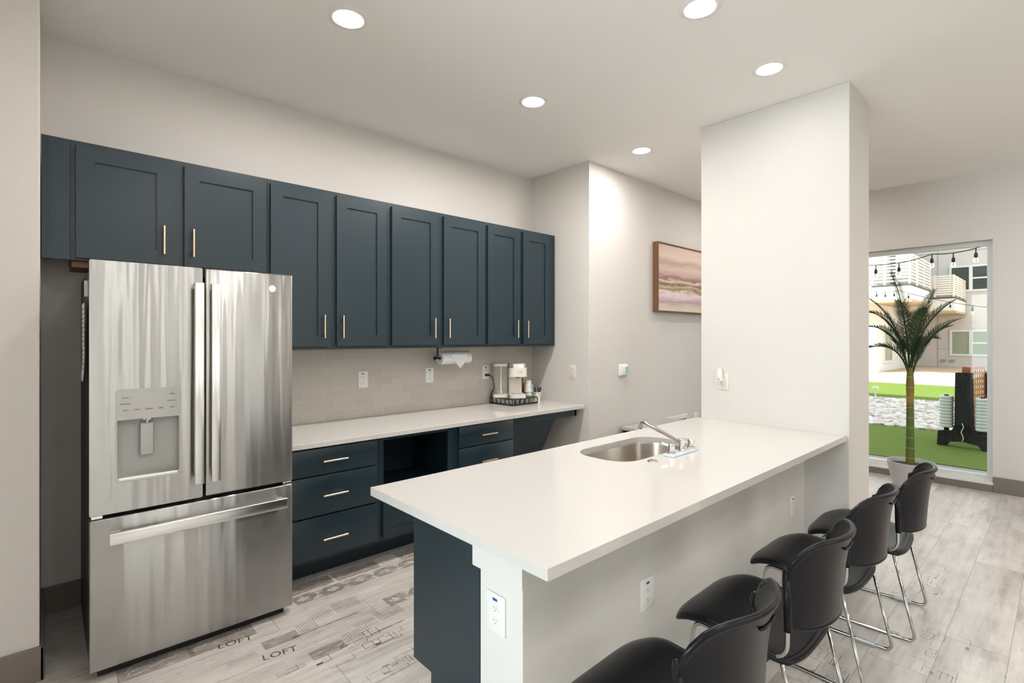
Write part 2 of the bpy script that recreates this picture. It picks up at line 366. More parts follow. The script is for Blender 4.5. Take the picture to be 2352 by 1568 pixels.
        for j in range(nv):
            s.b.faces.new((A[0][j], A[0][j + 1], B[0][j + 1], B[0][j])); s.b.faces.new((A[nu][j], B[nu][j], B[nu][j + 1], A[nu][j + 1]))
        return s
    def quad(s, *p): s.b.faces.new([s.b.verts.new(q) for q in p]); return s
    def xf(s, m): bmesh.ops.transform(s.b, matrix=m, verts=s.b.verts[:]); return s
    def build(s, name, m, parent=None, smooth=0, local=False):
        bmesh.ops.recalc_face_normals(s.b, faces=s.b.faces[:])
        me = bpy.data.meshes.new(name); s.b.to_mesh(me); s.b.free()
        me.materials.append(m if not isinstance(m, str) else M[m])
        if smooth:
            for p in me.polygons: p.use_smooth = True
            if smooth < 180: me.set_sharp_from_angle(angle=math.radians(smooth))
        o = bpy.data.objects.new(name, me); COL.objects.link(o)
        if parent:
            o.parent = parent
            if not local: o.matrix_parent_inverse = Matrix.Translation(-WORLD.get(parent, Vector((0, 0, 0))))
        return o
def text_mb(txt, size, mtx, depth=.0004, align='CENTER'):
    cu = bpy.data.curves.new('t', 'FONT'); cu.body = txt; cu.size = size; cu.extrude = depth; cu.align_x = align; cu.align_y = 'CENTER'; cu.resolution_u = 3
    o = bpy.data.objects.new('t', cu); COL.objects.link(o)
    me = bpy.data.meshes.new_from_object(o.evaluated_get(bpy.context.evaluated_depsgraph_get()))
    mb = MB(); mb.b.from_mesh(me); mb.xf(mtx)
    bpy.data.objects.remove(o); bpy.data.curves.remove(cu); bpy.data.meshes.remove(me); return mb
FACE_Y = Matrix(((1, 0, 0, 0), (0, 0, -1, 0), (0, 1, 0, 0), (0, 0, 0, 1)))   # text readable from -y
def fillet(pts, r, n=5):
    pts = [Vector(p) for p in pts]; out = [pts[0]]
    for i in range(1, len(pts) - 1):
        p = pts[i]; a = (pts[i - 1] - p); b = (pts[i + 1] - p); ra = min(r, a.length * .49, b.length * .49)
        A = p + a.normalized() * ra; B = p + b.normalized() * ra
        for k in range(n + 1):
            u = k / n; out.append(A * (1 - u) ** 2 + p * 2 * u * (1 - u) + B * u * u)
    out.append(pts[-1]); return out
def rrect(x0, x1, y0, y1, r, n=6):
    out = []
    for cx, cy, a in ((x1 - r, y1 - r, 0), (x0 + r, y1 - r, 90), (x0 + r, y0 + r, 180), (x1 - r, y0 + r, 270)):
        for k in range(n + 1):
            t = math.radians(a + 90 * k / n); out.append((cx + r * math.cos(t), cy + r * math.sin(t)))
    return out
def copy_tree(o, parent=None):
    c = o.copy(); COL.objects.link(c)
    if parent: c.parent = parent
    for ch in o.children: copy_tree(ch, c)
    return c
def struct(name, mb, m, **k): return tag(mb.build(name, m, **k), kind='structure')

# ------------------------------------------------------------------ the room
CZ, YB, XR, YH, XW = 3.03, 3.61, 3.57, 2.876, 6.55       # ceiling, back wall, return wall, hall wall, window wall
YF, XL = -4.2, -4.2
FL = struct('floor', MB().box(XL - .2, XW + .1, YF - .2, YB + .2, -.1, 0), 'floor')
struct('ceiling', MB().box(XL - .2, XW + .25, YF - .2, YB + .3, CZ, CZ + .15), 'ceil')
struct('wall_back', MB().box(-.03, XR + .1, YB, YB + .15, 0, CZ), 'wall')
struct('wall_left', MB().box(XL, -.0226, 2.94, YB + .15, 0, CZ, .004), 'wall')
struct('wall_hall', MB().box(XR, XW + .15, YH, YB + .15, 0, CZ, .004), 'wall')
struct('wall_side', MB().box(XL - .15, XL, YF - .15, SIDE[0], 0, CZ).box(XL - .15, XL, SIDE[1], 2.95, 0, CZ).box(XL - .15, XL, SIDE[0], SIDE[1], 0, .55).box(XL - .15, XL, SIDE[0], SIDE[1], 2.6, CZ), 'wall')
mb = MB()
for q in range(4): y = SIDE[0] + (SIDE[1] - SIDE[0] - .05) * q / 3; mb.box(XL - .10, XL - .05, y, y + .05, .55, 2.6)
mb.box(XL - .103, XL - .047, SIDE[0], SIDE[1], .55, .6).box(XL - .103, XL - .047, SIDE[0], SIDE[1], 2.55, 2.6); w_ = struct('window_5', mb, 'vinyl'); MB().box(XL - .08, XL - .075, SIDE[0] + .02, SIDE[1] - .02, .57, 2.58).build('pane', 'pane', w_)
struct('wall_shade', MB().box(-.50, -.35, 1.75, 2.945, 0, CZ), 'wall')  # unseen wall added to block side daylight from the left wall
# window wall with its opening
WY0, WY1, WZ0, WZ1 = .465, 2.15, .085, 2.375
struct('wall_window', MB().box(XW, XW + .18, YF, WY0, 0, CZ).box(XW, XW + .18, WY1, YH, 0, CZ).box(XW, XW + .18, WY0, WY1, 0, WZ0).box(XW, XW + .18, WY0, WY1, WZ1, CZ), 'wall')
mb = MB(); xs = XL
for a, b in WIN: mb.box(xs, a, YF - .15, YF, 0, CZ); mb.box(a, b, YF - .15, YF, 0, .55); mb.box(a, b, YF - .15, YF, 2.6, CZ); xs = b
mb.box(xs, XW, YF - .15, YF, 0, CZ); struct('wall_front', mb, 'wall')
for i, (a, b) in enumerate(WIN):
    fr = MB(); yy0, yy1 = YF - .10, YF - .05
    for x in (a, (a + b) / 2 - .02, b - .04): fr.box(x, x + .04, yy0, yy1, .55, 2.6)
    fr.box(a, b, yy0 - .003, yy1 + .003, .55, .59); fr.box(a, b, yy0 - .003, yy1 + .003, 2.56, 2.6)
    w_ = struct('window_%d' % (i + 2), fr, 'vinyl'); tag(MB().box(a + .02, b - .02, YF - .08, YF - .075, .57, 2.58).build('pane', 'pane', w_))
# window seen in the photograph
wf = MB()
x0, x1 = XW + .075, XW + .135
for y0, y1 in ((WY0, WY0 + .045), (WY1 - .045, WY1)): wf.box(x0 + .002, x1 - .002, y0, y1, WZ0 + .002, WZ1 - .002, .004)
wf.box(x0, x1, WY0, WY1, WZ0, WZ0 + .05, .004).box(x0 - .03, x0, WY0, WY1, WZ0, WZ0 + .028, .003).box(x0, x1, WY0, WY1, WZ1 - .045, WZ1, .004)
win = struct('window_1', wf, 'vinyl')
MB().box(XW - .02, x0, WY0 - .005, WY1 + .005, WZ0 - .02, WZ0 + .004, .004).build('window_sill', 'vinyl', win)
MB().box(XW + .10, XW + .106, WY0 + .03, WY1 - .03, WZ0 + .03, WZ1 - .03).build('pane', 'pane', win)
# pillar and half wall of the island
struct('wall_pillar', MB().box(3.64, 4.10, .90, 1.86, 0, CZ, .004), 'wall')
PX, PY = 1.10, 1.152
hw = struct('wall_island', MB().box(PX, 3.645, PY, PY + .21, 0, .80, .003), 'post')
tag(MB().box(PX - .008, 3.645, PY - .006, PY + .245, .660, .810, .002).build('cap_board', 'post', hw))
struct('trim_1', MB().box(.99, XR, YB - .008, YB, .845, 1.385), 'tile')        # tile backsplash
# baseboards
def bb(name, *bx):
    m_ = MB()
    for q in bx: m_.box(*q, .004)
    return struct(name, m_, 'base')
BH = .145
bb('baseboard_left', (XL, -.008, 2.926, 2.94, 0, BH), (-.0226, -.008, 2.926, YB, 0, BH))
bb('baseboard_back', (-.0226, .99, YB - .014, YB, 0, BH))
bb('baseboard_hall', (XR, XW, YH - .014, YH, 0, BH), (XR - .014, XR, YH - .014, YB, 0, BH))
bb('baseboard_window', (XW - .014, XW, YF, WY0, 0, BH), (XW - .014, XW, WY1, YH, 0, BH), (XW - .014, XW, WY0, WY1, 0, WZ0 - .02))
bb('baseboard_pillar', (3.626, 4.114, .886, .90, 0, BH), (4.10, 4.114, .886, 1.874, 0, BH), (3.626, 3.64, .886, PY, 0, BH), (3.9, 4.114, 1.86, 1.874, 0, BH))
bb('baseboard_front', (XL, XW, YF, YF + .014, 0, BH)); bb('baseboard_side', (XL, XL + .014, YF, 2.94, 0, BH))

# prints on the floor planks (flat print, kept in the floor's own children)
def floor_prints():
    z = .0005
    dk, pl, md = MB(), MB(), MB()
    def bar(m_, x0, y0, x1, y1, t=.004):
        d = Vector((x1 - x0, y1 - y0)); n = Vector((-d.y, d.x)).normalized() * t / 2
        m_.quad((x0 + n.x, y0 + n.y, z), (x0 - n.x, y0 - n.y, z), (x1 - n.x, y1 - n.y, z), (x1 + n.x, y1 + n.y, z))
    def grid(x0, x1, y0, y1, sx, sy, t=.003):
        n = int((x1 - x0) / sx)
        for i in range(n + 1): bar(md, x0 + i * sx, y0, x0 + i * sx, y1, t)
        k = int((y1 - y0) / sy)
        for j in range(k + 1): bar(md, x0, y0 + j * sy, x1, y0 + j * sy, t)
    rows = [.396 + .2235 * k for k in range(0, 12)]
    def block(ox, y):          # the board with lettering, hatching and dimension lines
        grid(ox + .14, ox + .30, y + .01, y + .085, .006, .007, .0035); grid(ox + .31, ox + .40, y + .03, y + .12, .012, .012, .0025)
        grid(ox + .40, ox + .50, y + .09, y + .16, .014, .016, .0028); grid(ox + .52, ox + .66, y + .10, y + .20, .009, .009, .0022); grid(ox - .02, ox + .10, y - .005, y + .03, .008, .008, .002)
        for q, dx in ((.105, 0), (.088, .012)):
            bar(dk, ox + .27 + dx, y + .04 - q * .2, ox + .60 + dx, y + .045 - q * .2, .003); bar(dk, ox + .262 + dx, y + .03 - q * .2, ox + .278 + dx, y + .06 - q * .2, .004)
        for q in range(4): bar(md, ox - .05 + .03 * q, y + .17, ox - .04 + .03 * q, y + .18, .004)
    for ox, y in ((.61, 2.50), (.745, 2.27)): block(ox, y)
    block(-.9, 2.05); block(1.9, 2.03)
    def diam(x0, x1, yc, hh=.050):
        p = .168; md.quad((x0, yc - hh, z), (x1, yc - hh, z), (x1, yc + hh, z), (x0, yc + hh, z)); x = x0 + .05
        while x < x1 - .1:
            z2 = z + .0003; q = .026
            pl.quad((x - q * 1.5, yc, z2), (x, yc - q, z2), (x + q * 1.5, yc, z2), (x, yc + q, z2)); c = x + p / 2
            for s_ in (-1, 1): pl.b.faces.new([pl.b.verts.new(k) for k in ((c, yc, z2), (c + s_ * .012 - .045, yc + s_ * hh, z2), (c + s_ * .012 + .030, yc + s_ * hh, z2))])
            x += p
    diam(1.0, 2.4, 2.858); diam(1.37, 2.6, 2.512); diam(-.6, .3, 2.3)
    # arcs under the cabinet fronts
    for cx in (.36, .62, 1.12, 1.42, 1.85):
        yy = 2.74 if cx < .8 else 2.99
        for a0 in range(0, 8): 
            pp = [(cx + .13 * math.cos(math.radians(a0 * 22.5 + k * 8)) * (.5 + .07 * k), yy + .10 * math.sin(math.radians(a0 * 22.5 + k * 8)) * (.5 + .07 * k)) for k in range(6)]
            for (a, b), (c, d) in zip(pp, pp[1:]): bar(pl, a, b, c, d, .004)
        md.quad((cx - .14, yy - .06, z - .0003), (cx + .14, yy - .06, z - .0003), (cx + .14, yy + .06, z - .0003), (cx - .14, yy + .06, z - .0003))
    rnd = random.Random(3)
    def plan(ox, oy, sx, sy, m_):   # sketch of a floor plan
        for _ in range(11):
            x, y = ox + rnd.random() * sx, oy + rnd.random() * sy; a, b = rnd.uniform(.03, .13), rnd.uniform(.02, .07)
            bar(m_, x, y, x + a, y, .003); bar(m_, x + a, y, x + a, y + b, .003)
            if rnd.random() < .6: bar(m_, x, y, x, y + b, .003); bar(m_, x, y + b, x + a * .6, y + b, .003)
            if rnd.random() < .3: m_.quad((x, y, z), (x + .03, y, z), (x + .03, y + .012, z), (x, y + .012, z))
    plan(.75, 2.17, .55, .12, dk); plan(1.0, 1.95, .3, .1, md)
    for ox, oy in ((1.9, .45), (2.35, .62), (2.75, .30), (3.6, .45)): plan(ox, oy, .5, .15, md)
    tag(md.build('printed_pattern', 'print', FL)); tag(dk.build('printed_lines', 'printdark', FL)); tag(pl.build('printed_pale_pattern', 'printlight', FL))
    for x, y in ((.662, 2.672), (.79, 2.44)):
        text_mb('LOFT', .062, Matrix.Translation((x, y, .0007)) @ Matrix.Rotation(math.radians(-9), 4, 'Z') @ Matrix.Diagonal((1.02, 1.0, 1, 1)), .0001).build('printed_lettering', 'printdark', FL)
floor_prints()

# ------------------------------------------------------------------ ceiling lights
def downlight(x, y, label, group=None, glow='lampglow'):
    t = thing('recessed_light', label, 'ceiling light', (x, y, CZ), group)
    MB().lathe([(.066, -.004), (.070, -.007), (.090, -.005), (.097, -.001), (.097, .0)], (x, y, CZ), 48, False, False).build('trim_ring', 'trimwhite', t, 60)
    MB().lathe([(.0, -.0045), (.069, -.0045), (.069, -.0005)], (x, y, CZ), 48, False, True).build('diffuser', glow, t)
    return t
downlight(1.10, 2.40, 'round recessed ceiling light over the aisle just in front of the steel refrigerator', None, 'lampnear')
downlight(2.40, 2.41, 'round recessed ceiling light over the aisle, before the middle of the navy upper cabinets', None, 'lampaisle')
downlight(3.70, 2.42, 'small far recessed ceiling light before the hall wall that carries the painting')
downlight(2.306, 1.184, 'recessed ceiling light over the island that the top edge of the photo cuts off', None, 'lampsoft')
downlight(3.128, 1.177, 'recessed ceiling light over the island, close to the white pillar', None, 'lampdim')
for x, y in ((.55, -.9), (2.6, -1.2), (4.9, -.6), (5.5, 2.0), (-.7, -2.6), (1.6, -2.6), (3.8, -2.6), (.9, .2), (5.6, -1.7)):  # unseen lamps added to raise the ambient light
    downlight(x, y, 'round recessed ceiling light added out of view to brighten the room', 'added unseen ceiling lights')

# ------------------------------------------------------------------ refrigerator
FX0, FX1, FYF = .130, .953, 2.747
fr = thing('refrigerator', 'stainless steel French door refrigerator with freezer drawer and dispenser', 'refrigerator', (.54, 3.1, 0))
MB().box(FX0 + .004, FX1 - .004, FYF + .085, 3.55, .03, 1.745, .004).build('cabinet', 'fridgeside', fr)
MB().box(FX0 + .012, FX1 - .012, FYF + .055, FYF + .086, .06, 1.74).build('gasket', 'dark', fr)
MB().box(FX0 + .03, FX1 - .03, FYF + .05, 3.5, .0, .05).build('toe_grille', 'dark', fr)
DX0, DX1, DZ0, DZ1 = .216, .453, .826, 1.226
d = MB().holed(rrect(FX0, .541, .700, 1.777, .006, 3), rrect(DX0, DX1, DZ0, DZ1, .014, 4), 'y', FYF, FYF + .055).build('left_door', 'steel', fr, 30)
# dispenser
MB().holed(rrect(DX0, DX1, DZ0, DZ1, .014, 4), rrect(DX0 + .006, DX1 - .006, DZ0 + .020, 1.094, .004, 3), 'y', FYF - .003, FYF + .012).build('dispenser_panel', 'panelgrey', d, 30)
mb = MB(); prof = []
for k in range(17):
    a = PI * k / 16; prof.append((DX0 + .118 - .113 * math.copysign(abs(math.cos(a)) ** .55, math.cos(a)), FYF + .010 + .040 * math.sin(a) ** .6 if 0 < k < 16 else FYF + .010))
V = [[mb.b.verts.new((x, y, z)) for x, y in prof] for z in (DZ0 + .016, 1.098)]
for i in range(16): mb.b.faces.new((V[0][i], V[0][i + 1], V[1][i + 1], V[1][i]))
for z in (0, 1): mb.b.faces.new(V[z])
mb.build('dispenser_recess', mat('dispenser_grey', (.40, .395, .38, 1), .35), d, 40)
MB().box(.305, .354, FYF + .022, FYF + .032, .928, 1.072, .006).build('paddle', 'panelgrey', d, 40)
MB().cyl((.330, FYF + .02, 1.072), (.330, FYF + .02, 1.096), .006).cyl((.330, FYF + .026, 1.086), (.330, FYF + .026, 1.096), .022).build('nozzle', 'chrome', d, 40)
MB().box(DX0 + .01, DX1 - .01, FYF - .004, FYF + .01, DZ0 + .004, DZ0 + .018, .003).build('drip_sill', 'handle', d)
for s_, x, z in (('Freezer', .25, 1.19), ('Fridge', .42, 1.196), ('Filter Status', .25, 1.163), ('Door Alarm', .42, 1.166), ('Lock', .25, 1.136), ('Water', .293, 1.136), ('Crushed', .335, 1.136), ('Cubed', .377, 1.136), ('Light', .42, 1.136)):
    text_mb(s_, .0075, Matrix.Translation((x, FYF - .0036, z)) @ FACE_Y, .0003).build('panel_lettering', 'ink', d)
d2 = MB().box(.552, FX1, FYF, FYF + .055, .700, 1.777, .006, 3).build('right_door', 'steel', fr, 30)
d3 = MB().box(FX0, FX1, FYF, FYF + .055, .045, .683, .006, 3).build('freezer_drawer', 'steel', fr, 30)
for dd, x0, x1 in ((d, .498, .537), (d2, .566, .605)):
    h = MB().box(x0, x1, FYF - .062, FYF - .046, .776, 1.703, .004, 3).build('handle', 'handle', dd, 40)
    for z in (.777, 1.675): MB().box(x0 + .004, x1 - .004, FYF - .05, FYF, z, z + .027, .003).build('handle_mount', 'chrome', dd)
h = MB().box(.191, .909, FYF - .062, FYF - .046, .580, .632, .004, 3).build('handle', 'handle', d3, 40)
for x in (.20, .865): MB().box(x, x + .035, FYF - .05, FYF, .587, .625, .003).build('handle_mount', 'chrome', d3)
MB().cyl((.851, FYF - .002, 1.700), (.851, FYF + .002, 1.700), .0185, n=32).build('badge', 'handle', d2)
t_ = MB().tube([(.851 + .016 * math.cos(a * PI / 16), FYF - .003, 1.70 + .016 * math.sin(a * PI / 16)) for a in range(32)], .0012, 6, True).build('badge_ring', 'chrome', d2, 180)
text_mb('GE', .017, Matrix.Translation((.851, FYF - .003, 1.700)) @ FACE_Y, .0008).build('badge_lettering', 'chrome', d2)
for x0, x1 in ((.136, .175), (.905, .948)): MB().box(x0, x1, FYF + .004, FYF + .09, .6855, .6975, .002).build('hinge', 'handle', fr)
for x0, x1 in ((.14, .23), (.86, .945)): MB().box(x0, x1, FYF + .02, FYF + .16, 1.748, 1.772, .004).build('hinge_cover', 'fridgeside', fr)
def paper(u, v): return (.118 + .006 * (v < 0) * abs(v) - .01 * max(0, -v) ** 2, 2.95 + .10 * u - .012 * v, 1.43 + .17 * v)
sh = tag(MB().surf(paper, 4, 10, .0008).build('paper_sheet', 'paperw', None, 180), 'sheet of printed paper stuck on the dark left side of the refrigerator', 'paper')
ln = MB()
for k in range(15):
    z = 1.57 - .02 * k; ln.box(.1168, .1176, 2.87, 2.87 + .06 + .08 * random.random(), z, z + .006)
ln.build('printed_lines', 'slot', sh)
tag(MB().box(.121, .1338, 2.90, 2.912, 1.63, 1.70, .002).build('magnet_clip', 'white'), 'narrow white magnet clip on the refrigerator side, above the hanging paper', 'clip')

# ------------------------------------------------------------------ cabinets
def shaker(mb, x0, x1, z0, z1, yf, th=.02, rail=.072):
    """shaker door: front face at yf, raised frame round a sunk panel"""
    mb.holed(rrect(x0, x1, z0, z1, .0015, 1), rrect(x0 + rail, x1 - rail, z0 + rail, z1 - rail, .001, 1), 'y', yf, yf + th)
    mb.box(x0 + rail - .003, x1 - rail + .003, yf + .009, yf + th, z0 + rail - .003, z1 - rail + .003)
def bar_pull(parent, c, L, vert, yf):
    m_ = MB(); x, z = c
    if vert:
        m_.cyl((x, yf - .030, z - L / 2), (x, yf - .030, z + L / 2), .0058, n=12)
        for q in (-.048, .048): m_.cyl((x, yf - .03, z + q), (x, yf, z + q), .0045, n=10)
    else:
        m_.cyl((x - L / 2, yf - .030, z), (x + L / 2, yf - .030, z), .0058, n=12)
        for q in (-.048, .048): m_.cyl((x + q, yf - .03, z), (x + q, yf, z), .0045, n=10)
    return m_.build('handle', 'gold', parent, 40)
UY, UD = 3.287, 3.266
def upper(label, x0, x1, z0, doors, filler=None):
    t = thing('wall_cabinet', label, 'cabinet', ((x0 + x1) / 2, YB, z0))
    MB().box(x0, x1, UY, YB - .009, z0, 2.418, .001).build('body', 'navy', t)
    if filler: MB().box(filler, x0, UY + .001, UY + .05, z0, 2.418, .001).box(.002, .006, UY - .001, UY + .02, z0, 2.418).build('filler_panel', 'navy', t)
    for a, b, hx, hz in doors:
        m_ = MB(); shaker(m_, a, b, z0 + (.022 if z0 < 1.6 else .012), 2.394, UD); dd = m_.build('door', 'navy', t, 30)
        bar_pull(dd, (hx, hz), .152, True, UD)
    return t
tt = upper('short navy wall cabinet with two doors above the steel refrigerator', .085, .990, 1.83, [(.105, .503, .461, 1.969), (.557, .975, .596, 1.969)], -.02)
MB().box(.09, .30, UY + .03, YB - .02, 1.80, 1.829).build('cleat', 'rawwood', tt)
upper('tall navy wall cabinet with two doors right beside the refrigerator', .991, 1.800, 1.372, [(1.004, 1.365, 1.326, 1.522), (1.418, 1.781, 1.452, 1.522)])
upper('tall navy wall cabinet with two doors that carries the paper towel holder', 1.801, 2.700, 1.372, [(1.827, 2.226, 2.179, 1.522), (2.276, 2.688, 2.312, 1.522)])
upper('tall navy wall cabinet with two doors above the coffee maker', 2.701, 3.563, 1.372, [(2.722, 3.090, 3.042, 1.525), (3.130, 3.485, 3.166, 1.525)])
LYF, LYD = 2.967, 2.946
def drawer(t, x0, x1, z0, z1, hx, hz):
    dr = MB().box(x0, x1, LYD, LYF, z0, z1, .0025, 2).build('drawer', 'navy', t, 30)
    bar_pull(dr, (hx, hz), .150, False, LYD); return dr
t = thing('base_cabinet', 'navy base cabinet with three drawers right beside the refrigerator', 'cabinet', (1.27, 3.29, 0))
MB().box(.991, 1.567, LYF, YB - .009, .145, .812).build('body', 'navy', t)
MB().box(.991, 1.567, 3.12, 3.14, 0, .145).build('toe_kick', 'navy', t)
for z0, z1, hz in ((.648, .801, .727), (.412, .640, .526), (.165, .402, .271)): drawer(t, 1.000, 1.543, z0, z1, 1.261, hz)
t = thing('base_cabinet', 'navy base cabinet with an open cubby above a closed door', 'cabinet', (1.86, 3.29, 0))
MB().holed([(1.568, .145), (2.158, .145), (2.158, .812), (1.568, .812)], [(1.597, .43), (2.100, .43), (2.100, .788), (1.597, .788)], 'y', LYF, LYF + .02).box(1.568, 1.585, LYF + .02, YB - .01, .145, .812).box(2.141, 2.158, LYF + .02, YB - .01, .145, .812).box(1.585, 2.141, LYF + .02, YB - .01, .145, .16).box(1.585, 2.141, LYF + .02, YB - .01, .795, .812).build('body', 'navy', t)
MB().box(1.586, 2.140, LYF + .021, YB - .02, .412, .43).build('cubby_floor', 'inside', t); MB().box(1.586, 2.140, 3.50, 3.52, .431, .794).build('cubby_back', 'inside', t)
m_ = MB(); shaker(m_, 1.585, 2.13, .165, .395, LYD, .02, .05); m_.build('door', 'navy', t, 30)
MB().box(1.568, 2.158, 3.12, 3.14, 0, .145).build('toe_kick', 'navy', t)
t = thing('base_cabinet', 'navy drawer base cabinet at the knee space, mostly hidden by the island', 'cabinet', (2.45, 3.29, 0))
MB().box(2.159, 2.731, LYF, YB - .009, .145, .812).build('body', 'navy', t); MB().box(2.159, 2.731, 3.12, 3.14, 0, .145).build('toe_kick', 'navy', t)
for z0, z1, hz in ((.654, .805, .728), (.412, .646, .531), (.165, .402, .271)): drawer(t, 2.186, 2.712, z0, z1, 2.449, hz)
t = thing('knee_space_panel', 'navy apron and sloping panel under the right end of the counter', 'cabinet panel', (3.1, 3.1, .4))
MB().box(2.732, 3.50, LYF, LYF + .02, .752, .812).box(3.48, 3.50, LYF, YB - .01, .752, .812).build('apron', 'navy', t)
MB().poly_prism([(3.00, .755), (3.02, .755), (3.34, .15), (3.32, .15)], 'x', 2.733, 3.262).build('sloping_panel', 'inside', t)
tag(MB().box(.987, 3.566, 2.926, YB - .009, .813, .845, .003).build('countertop', 'quartz'), 'long white quartz countertop under the tiled backsplash', 'countertop')

# ------------------------------------------------------------------ island
t = thing('island_cabinet', 'navy island base cabinet whose end panel stands beside the white half wall', 'cabinet', (2.2, 1.6, 0))
ZT, YI = .152, 1.795
MB().poly_prism([(PY + .212, 0), (1.665, 0), (1.665, ZT), (YI - .022, ZT), (YI - .022, .811), (PY + .247, .811), (PY + .247, .658), (PY + .212, .655)], 'x', PX, PX + .018).build('side_panel', 'navy', t)
MB().box(PX + .001, 3.639, YI - .022, YI - .002, ZT, .811).build('face_frame', 'navy', t)
MB().box(PX + .02, 3.639, 1.645, 1.665, 0, ZT).build('toe_kick', 'navy', t)
for k in range(4):
    x0 = PX + .03 + k * .62; m_ = MB(); shaker(m_, x0, x0 + .59, ZT + .015, .795, YI - .001, .02, .06); m_.xf(Matrix.Translation((0, 0, 0))); m_.build('door', 'navy', t, 30)
SX0, SX1, SY0, SY1 = 2.035, 2.735, 1.422, 1.768
hole = rrect(SX0, SX1, SY0, SY1, .13, 10)
tag(MB().holed([(.965, .915), (3.639, .915), (3.639, 1.90), (.965, 1.90)], hole, 'z', .812, .845).build('island_countertop', 'quartz'), 'white quartz island countertop with a sink cut into it', 'countertop')
sk = thing('sink', 'undermount steel sink basin in the island countertop', 'sink', (2.33, 1.59, .66))
mb = MB(); loops = []
for g, z in ((.0, .8115), (.002, .80), (.006, .70), (.016, .668), (.045, .652), (.12, .650)):
    L = rrect(SX0 + g, SX1 - g, SY0 + g, SY1 - g, max(.13 - g, .02), 10); loops.append([mb.b.verts.new((x, y, z)) for x, y in L])
for A, B in zip(loops, loops[1:]):
    for i in range(len(A)): mb.b.faces.new((A[i], A[(i + 1) % len(A)], B[(i + 1) % len(A)], B[i]))
mb.b.faces.new(loops[-1]); mb.build('basin', 'sinksteel', sk, 50)
MB().lathe([(.0, .003), (.03, .003), (.042, .004), (.045, .0)], (2.385, 1.60, .650), 24, False, False).build('drain', 'chrome', sk, 50)
# faucet
fx, fy = 2.455, 1.362
fa = thing('faucet', 'two-handle chrome faucet with a long spout beside the island sink', 'faucet', (fx, fy, .845))
dirx = Vector((1, .06, 0)).normalized()
MB().box(fx - .135, fx + .125, fy - .030, fy + .026, .8455, .8555, .003).build('deck_plate', mat('pale_blue_film', (.66, .74, .80, 1), .12), fa, 40)
MB().lathe([(.018, 0), (.018, .018), (.0145, .022), (.0145, .040), (.019, .043), (.019, .062), (.014, .066)], (fx, fy, .855), 24).build('spout_body', 'chrome', fa, 50)
sp = fillet([(fx, fy + .012, .902), (fx + .012, fy + .225, .972), (fx + .014, fy + .25, .972), (fx + .015, fy + .262, .945)], .018, 5)
MB().tube(sp, .0098, 12).cyl((fx + .015, fy + .260, .952), (fx + .015, fy + .264, .936), .012).build('spout', 'chrome', fa, 60)
for s_ in (-1, 1):
    hx = fx + s_ * .10
    hm = MB().lathe([(.022, 0), (.023, .009), (.016, .016), (.017, .022), (.018, .040), (.012, .050), (.003, .053)], (hx, fy, .855), 20).build('handle', 'chrome', fa, 50)
    MB().tube([(hx, fy + .008, .894), (hx - .008, fy + .026, .900), (hx - .014, fy + .048, .903)], [.008, .0065, .009], 10).build('lever', 'chrome', hm, 60)
tag(MB().lathe([(.0, .004), (.017, .0045), (.021, .006), (.025, .004), (.026, .0)], (2.185, 1.366, .845), 28, False, True).build('hole_cover', 'chrome', None, 50), 'round chrome hole cover set in the island countertop next to the sink', 'sink cover')

# ------------------------------------------------------------------ outlets and wall devices
def outlet(c, n, wd, ht, label, usb=True, kind='white', group=None):
    """c: centre on the wall; n: outward normal, one of '-y','-x'"""
    t = thing('wall_outlet', label, 'outlet', c, group)
    def put(mb): return mb.xf(Matrix.Translation(c) @ (Matrix.Rotation(-PI / 2, 4, 'Z') if n == '-x' else Matrix.Identity(4)))
    put(MB().box(-wd / 2, wd / 2, -.006, 0, -ht / 2, ht / 2, .0025)).build('cover_plate', kind, t, 40)
    k = ht / .124
    for z in (-.024, .016 if usb else .024):
        m_ = MB(); m_.poly_prism(rrect(-.0165, .0165, (z - .0135) * k, (z + .0135) * k, .007, 4), 'y', -.0075, -.005); r_ = put(m_).build('receptacle', kind, t, 30)
        s_ = MB().box(-.0075, -.0055, -.0079, -.0070, (z - .001) * k, (z + .008) * k).box(.0055, .0075, -.0079, -.0070, (z - .001) * k, (z + .007) * k).cyl((0, -.0079, (z - .007) * k), (0, -.0070, (z - .007) * k), .0024, n=10); put(s_).build('slots', 'slot', r_)
    if usb: put(MB().box(-.012, .010, -.0075, -.005, .040 * k, .048 * k)).build('usb_port', 'blue', t)
    return t
outlet((1.766, YB - .008, 1.132), '-y', .078, .123, 'white outlet on the backsplash closest to the refrigerator')
outlet((2.362, YB - .008, 1.135), '-y', .078, .123, 'white outlet on the backsplash below the paper towel roll')
outlet((2.969, YB - .008, 1.133), '-y', .078, .126, 'white outlet on the backsplash with the black coffee maker plug in it')
outlet((XR, 3.066, 1.133), '-x', .074, .128, 'cream outlet on the return wall right of the coffee maker', False, 'cream')
outlet((3.64, 1.688, 1.131), '-x', .076, .123, 'cream outlet on the pillar with a night light plugged in', False, 'cream')
outlet((1.799, PY, .411), '-y', .098, .126, 'white outlet with blue port on the half wall above the nearest chairs')
outlet((3.420, PY, .403), '-y', .098, .126, 'white outlet on the half wall near the pillar, above the farthest chair')
outlet((PX, 1.276, .537), '-x', .094, .130, 'white outlet on the narrow end of the island half wall')
outlet((5.50, YH, .53), '-y', .078, .123, 'white outlet low on the hall wall just above the island counter edge', False)
nl = thing('night_light', 'white plug-in night light in the pillar outlet', 'night light', (3.62, 1.70, 1.17))
MB().box(3.590, 3.632, 1.682, 1.722, 1.135, 1.165, .006).build('plug_body', 'white', nl, 40)
